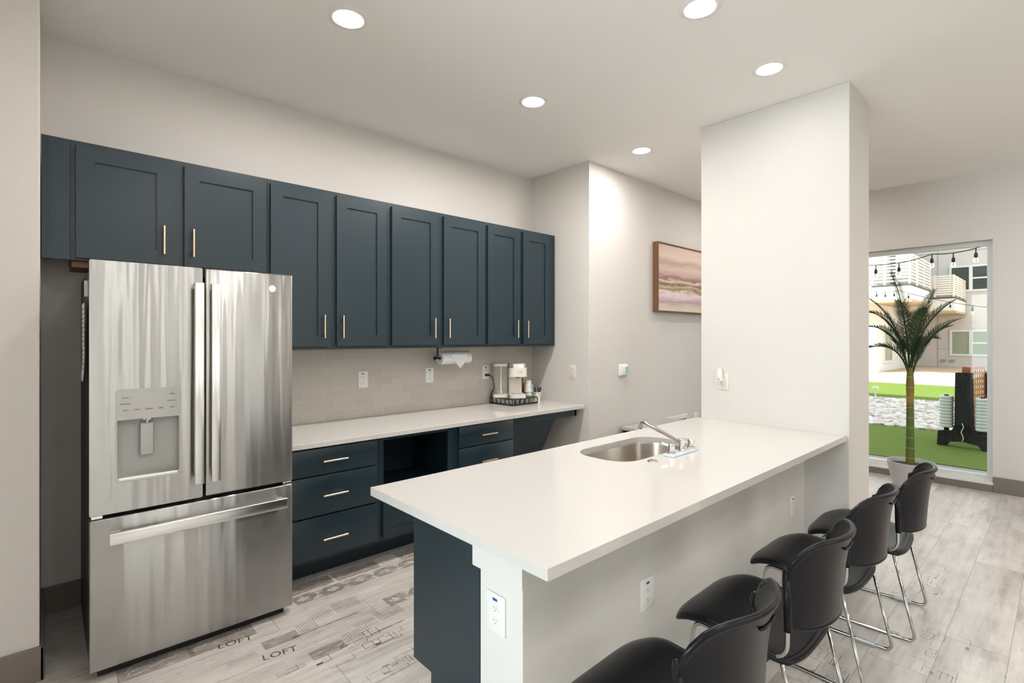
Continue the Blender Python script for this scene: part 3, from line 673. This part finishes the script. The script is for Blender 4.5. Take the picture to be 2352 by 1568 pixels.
MB().lathe([(.016, 0), (.022, .012), (.021, .04), (.018, .066)], (3.611, 1.703, 1.158), 20).build('shade', 'white', nl, 60)
MB().cyl((3.590, 1.702, 1.150), (3.588, 1.702, 1.150), .005).build('sensor', 'slot', nl)
th = thing('thermostat', 'square white thermostat with a pale blue screen on the hall wall', 'thermostat', (4.07, YH, 1.138))
MB().box(4.000, 4.140, YH - .014, YH, 1.083, 1.196, .008, 3).box(4.014, 4.128, YH - .034, YH - .012, 1.092, 1.186, .008, 3).build('housing', 'white', th, 40)
MB().box(4.075, 4.120, YH - .0355, YH - .033, 1.108, 1.172, .001).build('screen', mat('blue_screen', (.34, .52, .56, 1), .2), th)
art = thing('wall_art', 'framed dusky pink seascape canvas on the hall wall, half behind the pillar', 'painting', (5.2, YH, 1.72))
MB().holed(rrect(4.60, 5.95, 1.715, 2.435, .002, 1), rrect(4.614, 5.936, 1.729, 2.421, .001, 1), 'y', YH - .062, YH - .002).build('frame', 'frame', art)
MB().box(4.616, 5.934, YH - .056, YH - .01, 1.731, 2.419).build('canvas', 'art', art)
gv = thing('wall_vent', 'white louvred vent grille low on the hall wall', 'vent', (4.9, YH, .5))
MB().box(4.42, 5.29, YH - .012, YH, .36, .598, .004).build('grille_frame', 'white', gv)
mb = MB()
for i in range(7):
    for j in range(5): x = 4.50 + i * .112; z = .405 + j * .034; mb.box(x, x + .090, YH - .0135, YH - .011, z, z + .014)
mb.build('slots', 'slot', gv)
bx = thing('console_box', 'low dark wood box with a pale grey top against the hall wall', 'storage box', (4.45, 2.72, 0))
MB().box(4.02, 4.80, 2.56, 2.86, .575, .605, .003).build('top', mat('grey_stone_top', (.42, .41, .39, 1), .3), bx)
MB().box(4.04, 4.78, 2.58, 2.858, 0, .545, .003).build('body', mat('dark_wood', (.10, .065, .05, 1), .45), bx)
MB().box(4.045, 4.775, 2.585, 2.85, .545, .576).build('reveal', 'dark', bx)

# ------------------------------------------------------------------ paper towels
ty, tz = 3.45, 1.282
hd = thing('paper_towel_holder', 'black paper towel holder hung under the upper cabinets', 'towel holder', (2.36, ty, 1.372))
MB().box(2.325, 2.36, ty - .03, ty + .03, 1.366, 1.3715).box(2.338, 2.346, ty - .009, ty + .009, 1.28, 1.37, .002).build('bracket', 'black', hd)
MB().cyl((2.315, ty, tz), (2.69, ty, tz), .008, n=12).cyl((2.31, ty, tz), (2.322, ty, tz), .014, n=16).build('rod', 'black', hd, 40)
rl = thing('paper_towel_roll', 'white paper towel roll with a folded point hanging below the cabinets', 'paper towels', (2.5, ty, tz))
mb = MB(); n = 40; RO, RI = .052, .020
rings = [[mb.b.verts.new((x, ty + r * math.cos(2 * PI * i / n), tz + r * math.sin(2 * PI * i / n))) for i in range(n)] for x, r in ((2.362, RI), (2.362, RO), (2.655, RO), (2.655, RI))]
for q in range(4):
    A, B = rings[q], rings[(q + 1) % 4]
    for i in range(n): mb.b.faces.new((A[i], A[(i + 1) % n], B[(i + 1) % n], B[i]))
mb.build('roll', 'paperw', rl, 40)
MB().poly_prism([(2.43, tz + .03), (2.60, tz + .03), (2.60, tz - .015), (2.53, tz - .088), (2.46, tz - .015)], 'y', ty - RO - .0035, ty - RO - .001).build('folded_point', 'paperw', rl)

# ------------------------------------------------------------------ coffee corner
RX0, RX1, RY0, RY1, RZ = 3.018, 3.330, 3.290, 3.592, .845
rk = thing('coffee_pod_rack', 'black wire coffee pod drawer stand under the white coffee maker', 'pod holder', (3.17, 3.44, RZ))
mb = MB()
for z in (RZ + .004, RZ + .058):
    L = fillet([(RX0, RY0, z), (RX1, RY0, z), (RX1, RY1, z), (RX0, RY1, z), (RX0, RY0, z)], .006, 3); mb.tube(L, .004, 8)
for x, y in ((RX0, RY0), (RX1, RY0), (RX1, RY1), (RX0, RY1)): mb.cyl((x, y, RZ), (x, y, RZ + .06), .0045, n=8)
mb.build('wire_frame', 'black', rk, 40)
MB().box(RX0, RX1, RY0, RY1, RZ + .056, RZ + .061, .001).build('top_sheet', 'black', rk)
MB().box(RX0 + .004, RX1 - .004, RY0 + .004, RY1 - .004, RZ + .003, RZ + .008).box(RX0, RX1, RY0 - .002, RY0 + .002, RZ + .001, RZ + .016).box(RX0 - .002, RX0 + .002, RY0, RY1, RZ + .001, RZ + .014).build('drawer_tray', 'black', rk)
mb = MB()
for k in range(5):
    x = RX0 + .030 + k * .060; mb.tube(fillet([(x - .018, RY0 - .002, RZ + .012), (x - .012, RY0 - .002, RZ + .048), (x + .016, RY0 - .002, RZ + .048), (x + .024, RY0 - .002, RZ + .012)], .008, 3), .0016, 6)
mb.build('front_wires', 'black', rk, 60)
pod = None
for k in range(9):
    x, y = (RX0 + .032, RY0 + .036 + .058 * k) if k < 5 else (RX0 + .032 + .058 * (k - 4), RY0 + .036)
    if pod is None:
        pod = tag(MB().lathe([(.017, 0), (.0225, .038), (.0255, .039), (.0255, .0415), (.0, .0415)], (x, y, RZ + .0085), 20, True, False).build('coffee_pod', mat('pod_grey', (.50, .49, .48, 1), .5), None, 50), 'small pale coffee pod in the black wire stand under the coffee maker', 'coffee pod', 'coffee pods in the wire stand'); p0 = (x, y)
    else:
        c = pod.copy(); COL.objects.link(c); c.location = (x - p0[0], y - p0[1], 0)
# coffee maker (turned a little towards the aisle's left)
cmx, cmy, cmz = 3.128, 3.452, RZ + .0615
cm = thing('coffee_maker', 'white single-serve coffee maker with a clear water tank', 'coffee maker', (cmx, cmy, cmz))
TR = Matrix.Translation((cmx, cmy, cmz)) @ Matrix.Rotation(math.radians(-34), 4, 'Z')
def part(mb, name, m_, parent, smooth=40): return mb.xf(TR).build(name, m_, parent, smooth)
part(MB().poly_prism(rrect(-.01, .138, -.13, .07, .035, 6), 'z', 0, .032), 'base', 'cream', cm)
part(MB().poly_prism(rrect(.012, .128, -.12, -.02, .03, 6), 'z', .0321, .036), 'drip_tray', 'panelgrey', cm)
part(MB().poly_prism(rrect(-.005, .120, -.005, .07, .02, 5), 'z', .032, .262), 'tower', 'cream', cm)
part(MB().poly_prism(rrect(-.012, .150, -.115, .07, .04, 7), 'z', .190, .270), 'brew_head', 'cream', cm)
part(MB().poly_prism(rrect(-.008, .146, -.11, .065, .04, 7), 'z', .2702, .304), 'lid_handle', 'handle', cm)
part(MB().poly_prism(rrect(-.004, .142, -.105, .06, .04, 7), 'z', .3042, .308), 'lid_top', 'cream', cm)
part(MB().lathe([(.016, .176), (.02, .19)], (.07, -.06, 0), 16), 'spout', 'slot', cm)
part(MB().poly_prism(rrect(-.150, -.014, -.055, .065, .03, 6), 'z', 0, .028), 'tank_base', 'cream', cm)
tank = MB().poly_prism(rrect(-.145, -.020, -.048, .06, .028, 6), 'z', .030, .282); tk = part(tank, 'water_tank', 'glass', cm)
part(MB().poly_prism(rrect(-.150, -.016, -.055, .065, .03, 6), 'z', .283, .306), 'tank_lid', 'cream', cm)
part(MB().box(-.088, -.078, -.054, -.049, .03, .283), 'tank_rib', 'cream', cm)
part(MB().lathe([(.026, .031), (.026, .07), (.01, .072)], (-.085, 0, 0), 20), 'tank_filter', 'frost', cm)
tm = text_mb('KEURIG', .0125, TR @ Matrix.Translation((.088, -.1155, .232)) @ FACE_Y, .0003); tm.build('lettering', 'slot', cm)
MB().tube(fillet([(2.975, 3.575, 1.112), (3.015, 3.565, 1.098), (3.035, 3.558, 1.04), (3.05, 3.562, .985), (3.024, 3.575, .95), (3.012, 3.578, .925), (3.05, 3.56, .912), (3.10, 3.53, .912)], .03, 5), .0042, 8).build('power_cord', 'cord', cm, 60)
MB().box(2.956, 2.992, 3.566, 3.596, 1.098, 1.118, .004).build('plug', 'cord', cm, 40)
# cups behind the coffee maker
def cup(c, r0, r1, h, m_, label, flip=False, grp=None):
    P_ = [(r0, 0), (r1, h), (r1 + .003, h), (r1 + .003, h - .004), (r1 - .002, h - .004), (r0 - .002, .004)]
    if flip: P_ = [(r, h - z) for r, z in P_]
    o = MB().lathe(P_, c, 24, not flip, flip).build('paper_cup', m_, None, 40); return tag(o, label, 'cup', grp)
cx, cy = 3.376, 3.458
cup((cx, cy, .845), .030, .041, .110, 'cup', 'bottom printed paper cup of the upside-down stack behind the coffee maker', True)
cup((cx, cy, .935), .028, .0375, .110, 'cup', 'top printed paper cup of the upside-down stack behind the coffee maker', True)
cup((3.446, 3.502, .845), .030, .034, .155, 'bluecup', 'light blue paper cup between the cup stack and the stir stick cup')
sc = (3.448, 3.404)
cup((sc[0], sc[1], .845), .028, .038, .088, 'cup', 'printed paper cup holding dark stir sticks at the end of the counter')
for k, (ax, ay) in enumerate(((.018, .01), (-.014, .012), (.024, -.008), (.004, -.018), (-.006, .016))):
    o = tag(MB().tube([(sc[0] + ax * .2, sc[1] + ay * .2, .852), (sc[0] + ax * 1.5, sc[1] + ay * 1.5, .975)], [.003, .0055], 6).build('stir_stick', 'stir', None, 40), 'dark brown stir stick standing in the printed cup at the counter end', 'stir stick', 'stir sticks in the printed cup')
rb = thing('red_bottle', 'small red bottle with a dark cap behind the paper cup stack', 'bottle', (3.385, 3.560, .845))
MB().lathe([(.024, 0), (.026, .01), (.026, .16), (.012, .185)], (3.385, 3.56, .845), 20).build('bottle', 'red', rb, 50); MB().cyl((3.385, 3.56, 1.03), (3.385, 3.56, 1.055), .016).build('cap', 'black', rb, 40)

# ------------------------------------------------------------------ chairs
def make_chair():
    t = thing('stacking_chair', '', 'chair', (0, 0, 0))
    def seat(u, v):
        kf = .16 if v > 0 else .24
        x = u * math.sqrt(1 - kf * v ** 4 * (1 if v > 0 else .9)); y = v * math.sqrt(1 - (.16 if v > 0 else .22) * abs(u) ** 4)
        X = x * (.236 + .004 * v); Yv = .038 + y * .208
        z = .444 - .052 * ((1 - y) / 2) ** 1.6 + .012 * u * u * (1 - .7 * max(0, v)) - .034 * max(0, (v - .40) / .60) ** 2.2 - .008 * abs(u) ** 6
        return (X, Yv, z)
    MB().surf(seat, 26, 26, .012).build('seat', 'chair', t, 180)
    rim = [seat(a, 1) for a in [-1 + .1 * i for i in range(21)]] + [seat(1, 1 - .1 * i) for i in range(1, 21)] + [seat(1 - .1 * i, -1) for i in range(1, 21)] + [seat(-1, -1 + .1 * i) for i in range(1, 20)]
    MB().tube([(x, y, z - .004) for x, y, z in rim], .0085, 10, True).build('seat_rim', 'chair', t, 180)
    def back(u, v):
        h = (v + 1) / 2; q = abs(u); cc = (1 - math.cos(.76 * u)) / (1 - math.cos(.76))
        z = .505 + h * .289 - .093 * q ** 5.9 * max(0, v) ** 2 + .022 * q ** 6 * max(0, -v) ** 3
        y = -.233 - .020 * h - .020 * h ** 4 + (.083 + .033 * h) * cc
        return ((.220 + .008 * h) * math.sin(.76 * u) / math.sin(.76), y, z)
    MB().surf(back, 26, 22, .009).build('backrest', 'chair', t, 180)
    rim = [back(a, 1) for a in [-1 + .1 * i for i in range(21)]] + [back(1, 1 - .1 * i) for i in range(1, 21)] + [back(1 - .1 * i, -1) for i in range(1, 21)] + [back(-1, -1 + .1 * i) for i in range(1, 20)]
    rr = [.0062 + .0034 * min(1, max(0, (p[2] - .62) / .13)) for p in rim]
    MB().tube(rim, rr, 10, True).build('backrest_rim', 'chair', t, 180)
    mb = MB().tube([(-.045, back(0, .72)[1] - .005, .757), (-.02, back(0, .68)[1] - .007, .750), (.02, back(0, .68)[1] - .007, .750), (.045, back(0, .72)[1] - .005, .757)], .004, 8); mb.build('hand_grip', 'chair', t, 180)
    for s_ in (-1, 1):
        up = [(s_ * .216, -.148, .66), (s_ * .219, -.152, .50), (s_ * .219, -.150, .435), (s_ * .212, -.10, .392), (s_ * .205, .17, .408), (s_ * .214, .222, .0085 + .03), (s_ * .216, .232, .0085), (s_ * .226, -.222, .0085), (s_ * .218, -.135, .395)]
        path = fillet(up, .038, 7)
        MB().tube(path, .0072, 10).build('frame_rod', 'tubechrome', t, 180)
        MB().tube([(s_ * .216, -.150, .67), (s_ * .218, -.152, .60), (s_ * .219, -.154, .508)], [.010, .0135, .0125], 12).build('sleeve', 'chair', t, 180)
        MB().box(s_ * .214 - .010, s_ * .214 + .014, -.155, -.075, .001, .018, .003).build('glide', 'frost', t)
        MB().box(s_ * .205 - .012, s_ * .205 + .012, -.09, -.055, .378, .402, .003).build('seat_clip', 'black', t)
    MB().tube(fillet([(-.2085, .195, .275), (-.212, .204, .185), (.212, .204, .185), (.2085, .195, .275)], .06, 7), .0068, 10).build('crossbar', 'tubechrome', t, 180)
    return t
ch0 = make_chair()
CH = [(1.290, .757, 1.0, 'black plastic stacking chair nearest the camera, cut off by the bottom edge'),
      (1.970, .757, .5, 'second black stacking chair from the near end of the island'),
      (2.645, .760, -.5, 'third black stacking chair, before the outlet closest to the pillar'),
      (3.245, .712, 3.0, 'farthest black stacking chair, right before the pillar')]
for i, (x, y, a, lab) in enumerate(CH):
    o = ch0 if i == 0 else copy_tree(ch0)
    o.location = (x, y, 0); o.rotation_euler = (0, 0, math.radians(a)); tag(o, lab, 'chair', 'black chairs along the island')

# ------------------------------------------------------------------ potted palm
PXp, PYp = 5.74, .95
pm = thing('potted_palm', 'tall slender palm in a pale tapered pot before the window', 'plant', (PXp, PYp, 0))
MB().lathe([(.095, 0), (.105, .01), (.172, .325), (.178, .335), (.170, .335), (.160, .30)], (PXp, PYp, 0), 40, True, False).build('pot', 'pot', pm, 50)
MB().lathe([(.160, .300), (.05, .310), (.0, .312)], (PXp, PYp, 0), 24, False, False).build('soil', 'soil', pm, 60)
MB().tube([(PXp, PYp, .29), (PXp + .004, PYp, .6), (PXp, PYp, .9), (PXp, PYp, 1.02), (PXp, PYp, 1.18)], [.034, .030, .027, .031, .022], 14).build('trunk', 'trunk', pm, 60)
LAT = Vector((.737, -.676, 0)); DEP = Vector((.676, .737, 0)); rng = random.Random(11)
FR = [(-.17, .0, 2.03, .08), (.26, .05, 1.88, .02), (.35, -.06, 1.78, .04), (.45, .0, 1.62, .05), (.34, .12, 1.44, .05), (-.42, .02, 1.68, .22), (-.50, -.05, 1.54, .16), (-.40, .1, 1.32, .14), (.07, .25, 1.80, .05), (-.06, -.24, 1.70, .08), (-.28, .22, 1.85, .10), (.18, -.22, 1.55, .05)]
for lx, dz, tz_, sag in FR:
    base = Vector((PXp, PYp, 1.0 + rng.uniform(-.03, .12))) ; tip = Vector((PXp, PYp, tz_)) + LAT * lx + DEP * dz
    ctl = base.lerp(tip, .45) + Vector((0, 0, .18 + sag)) - (LAT * lx + DEP * dz) * .28
    m_ = MB(); pts = []
    N = 26
    for k in range(N + 1):
        u = k / N; pts.append(base * (1 - u) ** 2 + ctl * 2 * u * (1 - u) + tip * u * u)
    m_.tube(pts, [.007 * (1 - .8 * k / N) + .001 for k in range(N + 1)], 6)
    for k in range(6, N + 1):
        for half in (0, .5):
            i = min(k, N); p = pts[i] if half == 0 or i == N else (pts[i] + pts[i + 1]) / 2
            d = (pts[min(i + 1, N)] - pts[max(i - 1, 0)]).normalized(); side = d.cross(Vector((0, 0, 1)))
            if side.length < .1: side = d.cross(DEP)
            side.normalize(); upv = side.cross(d)
            u = k / N; L = (.045 + .10 * math.sin(PI * min(1, u * .95 + .08))) * rng.uniform(.85, 1.1)
            for s_ in (-1, 1):
                dr = (d * .80 + side * s_ * .62 + upv * (.10 + .12 * rng.random())).normalized(); wv = d.cross(dr).cross(dr).normalized() * .0038
                a = p; b = p + dr * L * .45; c = p + dr * L + Vector((0, 0, -.02 * L / .1 * .4))
                v = [m_.b.verts.new(q) for q in (a - wv * .5, b - wv, c, b + wv, a + wv * .5)]; m_.b.faces.new(v)
    m_.build('frond', 'leaf', pm)

# ------------------------------------------------------------------ outdoors
ZG = -.08
def ground(name, x0, x1, y0, y1, z, m_): return struct(name, MB().box(x0, x1, y0, y1, z - .1, z), m_)
ground('ground_walk', XW + .18, 7.98, -14, 16, ZG - .01, 'concrete')
ground('ground_lawn', 7.98, 10.75, -14, 16, ZG, 'turf')
ground('ground_bed', 10.75, 15.5, -14, 16, ZG - .03, 'rockbase')
ground('ground_far_lawn', 15.5, 21.0, -14, 20, ZG, 'turf')
ground('ground_gravel', 21.0, 60, -20, 30, ZG - .005, 'gravel')
struct('wall_outside', MB().box(XL - .3, XW + .20, -12, YF - .3, 0, 9.6).box(XL - .3, XW + .20, YB + .4, 14, 0, 9.6).box(XL - .3, XW + .20, YF - .3, YB + .4, 3.25, 9.6), 'stucco')
rg = random.Random(5); mb = MB()
ico = bmesh.new(); bmesh.ops.create_icosphere(ico, subdivisions=1, radius=1); IV = [v.co.copy() for v in ico.verts]; IF = [[v.index for v in f.verts] for f in ico.faces]; ico.free()
for k in range(3400):
    x = rg.uniform(10.8, 15.5); y = x * .155 + rg.uniform(-1.6, 1.6); s_ = rg.uniform(.045, .11); a = rg.random() * 6.28; ca, sa = math.cos(a), math.sin(a)
    vv = []
    for co in IV:
        q = Vector((co.x * s_ * 1.35, co.y * s_ * .85, co.z * s_ * .55)) * rg.uniform(.85, 1.12); vv.append(mb.b.verts.new((x + q.x * ca - q.y * sa, y + q.x * sa + q.y * ca, ZG + .0 + q.z)))
    for f in IF: mb.b.faces.new([vv[i] for i in f])
tag(mb.build('river_rocks', 'rock'), 'bed of pale river rocks between the two strips of turf', 'rocks', kind='stuff')
# apartment building
ab = thing('apartment_building', 'pale stucco apartment building with balconies across the courtyard', 'building', (35, 3, ZG))
MB().box(35, 45, -14, 5.6, ZG - .02, 12).build('main_wall', 'stucco', ab)
MB().box(34.985, 35, 4.6, 4.63, ZG, 12).box(34.985, 35, -14, 4.6, .855, .875).box(34.985, 35, -14, 5.5, 5.93, 5.95).build('panel_seam', mat('seam_grey', (.40, .38, .36, 1), .8), ab)
def bwin(x, y0, y1, z0, z1, gl, ym, mid):
    f = MB().box(x - .06, x, y0, y1, z0, z0 + .10).box(x - .06, x, y0, y1, z1 - .10, z1).box(x - .058, x, y1 - .099, y1 - .001, z0 + .002, z1 - .002).box(x - .058, x, y0 + .001, y0 + .099, z0 + .002, z1 - .002).box(x - .062, x, ym - .07, ym + .07, z0 + .002, z1 - .002)
    if mid: f.box(x - .056, x, y0 + .003, ym, (z0 + z1) / 2 - .04, (z0 + z1) / 2 + .04)
    f = f.build('window', 'vinyl', ab); MB().box(x - .02, x - .015, y0 + .05, y1 - .05, z0 + .05, z1 - .05).build('glass', gl, f)
bwin(35, 2.05, 4.13, .50, 1.85, 'blind', 3.30, True); bwin(35, 2.05, 4.15, 3.82, 5.18, 'winglass', 3.30, True); bwin(35, 2.05, 4.15, 7.1, 8.5, 'winglass', 3.30, True)
for y in (4.42, 4.05): MB().box(34.9, 35, y - .12, y + .05, .19, .30).build('vent_hood', 'soffit', ab)
# projecting block at the side, with balconies
MB().box(27, 45, 5.62, 16, ZG - .02, 12).build('side_block', 'stucco2', ab)
f = MB().box(28.0, 29.6, 5.56, 5.62, .28, 1.95).build('window', 'vinyl', ab); MB().box(28.12, 28.75, 5.55, 5.562, .40, 1.83).box(28.85, 29.48, 5.55, 5.562, .40, 1.83).build('glass', 'blind', f)
f = MB().box(26.94, 27, 6.3, 8.3, 3.7, 6.0).build('window', 'vinyl', ab); MB().box(26.92, 26.945, 6.4, 8.2, 3.8, 5.9).build('glass', 'winglass', f)
f = MB().box(29.0, 30.4, 5.56, 5.62, 3.65, 5.6).build('window', 'vinyl', ab); MB().box(29.1, 30.3, 5.55, 5.562, 3.75, 5.5).build('glass', 'winglass', f)
def balcony(x0, x1, y0, y1, zs, zr):
    b_ = MB().box(x0, x1, y0, y1, zs - .62, zs).build('balcony', 'stucco2', ab)
    MB().box(x0 - .03, x1 + .03, y0 - .03, y1, zs - .02, zs + .04).build('flashing', 'roofdark', b_); MB().box(x0 - .06, x1, y0 - .06, y1, zs - .70, zs - .60).build('soffit', 'soffit', b_)
    r = MB(); n = 9
    for k in range(n):
        z = zs + .18 + (zr - zs - .2) * k / (n - 1); r.box(x0, x0 + .04, y0, y1, z - .035, z + .035); r.box(x0, x1, y0, y0 + .04, z - .035, z + .035)
    for y in [y0 + .02 + (y1 - y0 - .06) * q / 3 for q in range(4)]: r.box(x0 - .01, x0 + .05, y - .035, y + .035, zs, zr + .03)
    for x in [x0 + (x1 - x0 - .06) * q / 3 for q in range(1, 4)]: r.box(x, x + .06, y0 - .01, y0 + .05, zs, zr + .03)
    r.build('railing', 'rail', b_)
balcony(26.0, 30.6, 4.30, 5.62, 3.62, 4.92); balcony(31.0, 34.9, 3.50, 5.60, 3.30, 4.35); balcony(26.0, 30.6, 4.30, 9.5, 7.2, 8.4)
MB().box(26.0, 27, 5.62, 9.5, 3.0, 3.62).build('balcony_slab', 'stucco2', ab)
r = MB()
for k in range(9):
    z = 3.80 + 1.10 * k / 8; r.box(26.0, 26.04, 5.60, 9.5, z - .035, z + .035)
r.build('railing', 'rail', ab)
# giant four-in-a-row game
gm = thing('giant_game', 'giant four-in-a-row lawn game with black posts, seen from its end', 'lawn game', (9.45, .93, ZG))
ax = Vector((.974, -.229, 0)).normalized(); lat = Vector((-.229, -.974, 0)).normalized()
G0 = Vector((9.40, .955, ZG)); BL = .62
def gbox(mb, c, ha, hl, z0, z1, hl1=None):
    hl1 = hl if hl1 is None else hl1; v = []
    for z, q in ((z0, hl), (z1, hl1)):
        for sa, sl in ((-1, -1), (1, -1), (1, 1), (-1, 1)): p = c + ax * ha * sa + lat * q * sl; v.append(mb.b.verts.new((p.x, p.y, ZG + z)))
    for q in ((0, 1, 2, 3), (4, 5, 6, 7), (0, 1, 5, 4), (1, 2, 6, 5), (2, 3, 7, 6), (3, 0, 4, 7)): mb.b.faces.new([v[i] for i in q])
for a in (0, BL):
    c = G0 + ax * a; m_ = MB(); gbox(m_, c, .06, .092, .22, 1.04, .080)
    prof = [(-.29, .0), (-.21, .0), (-.17, .06), (0, .09), (.17, .06), (.21, .0), (.29, .0), (.28, .20), (.12, .22), (.085, .32), (-.085, .32), (-.12, .22), (-.28, .20)]
    lo = [m_.b.verts.new(c - ax * .06 + lat * q + Vector((0, 0, z))) for q, z in prof]; hi = [m_.b.verts.new(c + ax * .06 + lat * q + Vector((0, 0, z))) for q, z in prof]
    m_.b.faces.new(lo); m_.b.faces.new(hi[::-1])
    for i in range(len(prof)): m_.b.faces.new((lo[i], lo[(i + 1) % len(prof)], hi[(i + 1) % len(prof)], hi[i]))
    m_.build('upright', 'game', gm, 30)
    for s_ in (-1, 1):
        p = c + lat * s_ * .200; MB().cyl((p.x, p.y, ZG + .2), (p.x, p.y, ZG + .72), .030, .024, 12).build('peg', 'game', gm, 40)
        grp = 'white discs on the game pegs'
        n_ = 10
        for k in range(n_):
            tag(MB().lathe([(.032, 0), (.074, .0), (.080, .012), (.080, .030), (.074, .042), (.032, .042)], (p.x, p.y, ZG + .262 + k * .0445), 20, False, False).build('game_disc', 'ring', None, 50), 'white disc stacked on a side peg of the giant lawn game', 'game disc', grp)
gb = MB(); gbox(gb, G0 + ax * (BL / 2), BL / 2 - .06, .045, .24, 1.12); gb.build('game_board', 'gameboard', gm)
m_ = MB()
for i in range(6):
    for j in range(11):
        p = G0 + ax * (.09 + i * .075) + lat * (-.05); m_.cyl((p.x, p.y, ZG + .30 + j * .076), (p.x + lat.x * .1, p.y + lat.y * .1, ZG + .30 + j * .076), .026, n=8)
m_.build('disc_slots', 'gold2', gm)
# "4"-like swirl mark on the near post
m_ = MB(); c = G0 - ax * .062
m_.tube([c + lat * (.012 * math.sin(k * .9)) + Vector((0, 0, .10 + k * .022)) for k in range(12)], .006, 6); m_.build('white_mark', 'white', gm, 60)
# string lights
def string(pts, nb, label, sc=1.0):
    pts = [Vector(p) for p in pts]; t = thing('string_lights', label, 'string lights', pts[0]); P_ = []
    for a, b in zip(pts, pts[1:]):
        for k in range(12): u = k / 12; P_.append(a.lerp(b, u) - Vector((0, 0, .10 * sc * 4 * u * (1 - u))))
    P_.append(pts[-1]); MB().tube(P_, .006 * sc, 6).build('cable', 'cord', t, 60)
    for k in range(nb):
        p = P_[int((k + .5) * (len(P_) - 1) / nb)]
        o = MB().cyl(p, p - Vector((0, 0, .06 * sc)), .007 * sc, n=8).lathe([(.012 * sc, -.125 * sc), (.021 * sc, -.115 * sc), (.019 * sc, -.07 * sc), (.008 * sc, -.055 * sc)], p, 12).build('socket', 'cord', t, 50)
        MB().lathe([(.002, -.20 * sc), (.024 * sc, -.185 * sc), (.030 * sc, -.165 * sc), (.020 * sc, -.125 * sc)], p, 12).build('bulb', 'bulb', o, 60)
string([(9.0, 2.35, 2.62), (9.0, 1.25, 2.60), (9.0, .35, 2.85)], 7, 'near string of bulbs hanging outside the top of the window')
string([(20, 5.0, 3.25), (20, 3.6, 2.95), (20, .6, 2.20)], 12, 'far thin string of bulbs sagging before the apartment building', 1.3)
g_ = thing('garden_light', 'tiny white garden light on the lit far turf strip', 'garden light', (15.9, 3.35, ZG)); MB().cyl((15.9, 3.35, ZG), (15.9, 3.35, ZG + .2), .02, n=8).build('stake', 'white', g_); MB().cyl((15.9, 3.35, ZG + .2), (15.9, 3.35, ZG + .26), .07, n=12).build('head', 'white', g_)
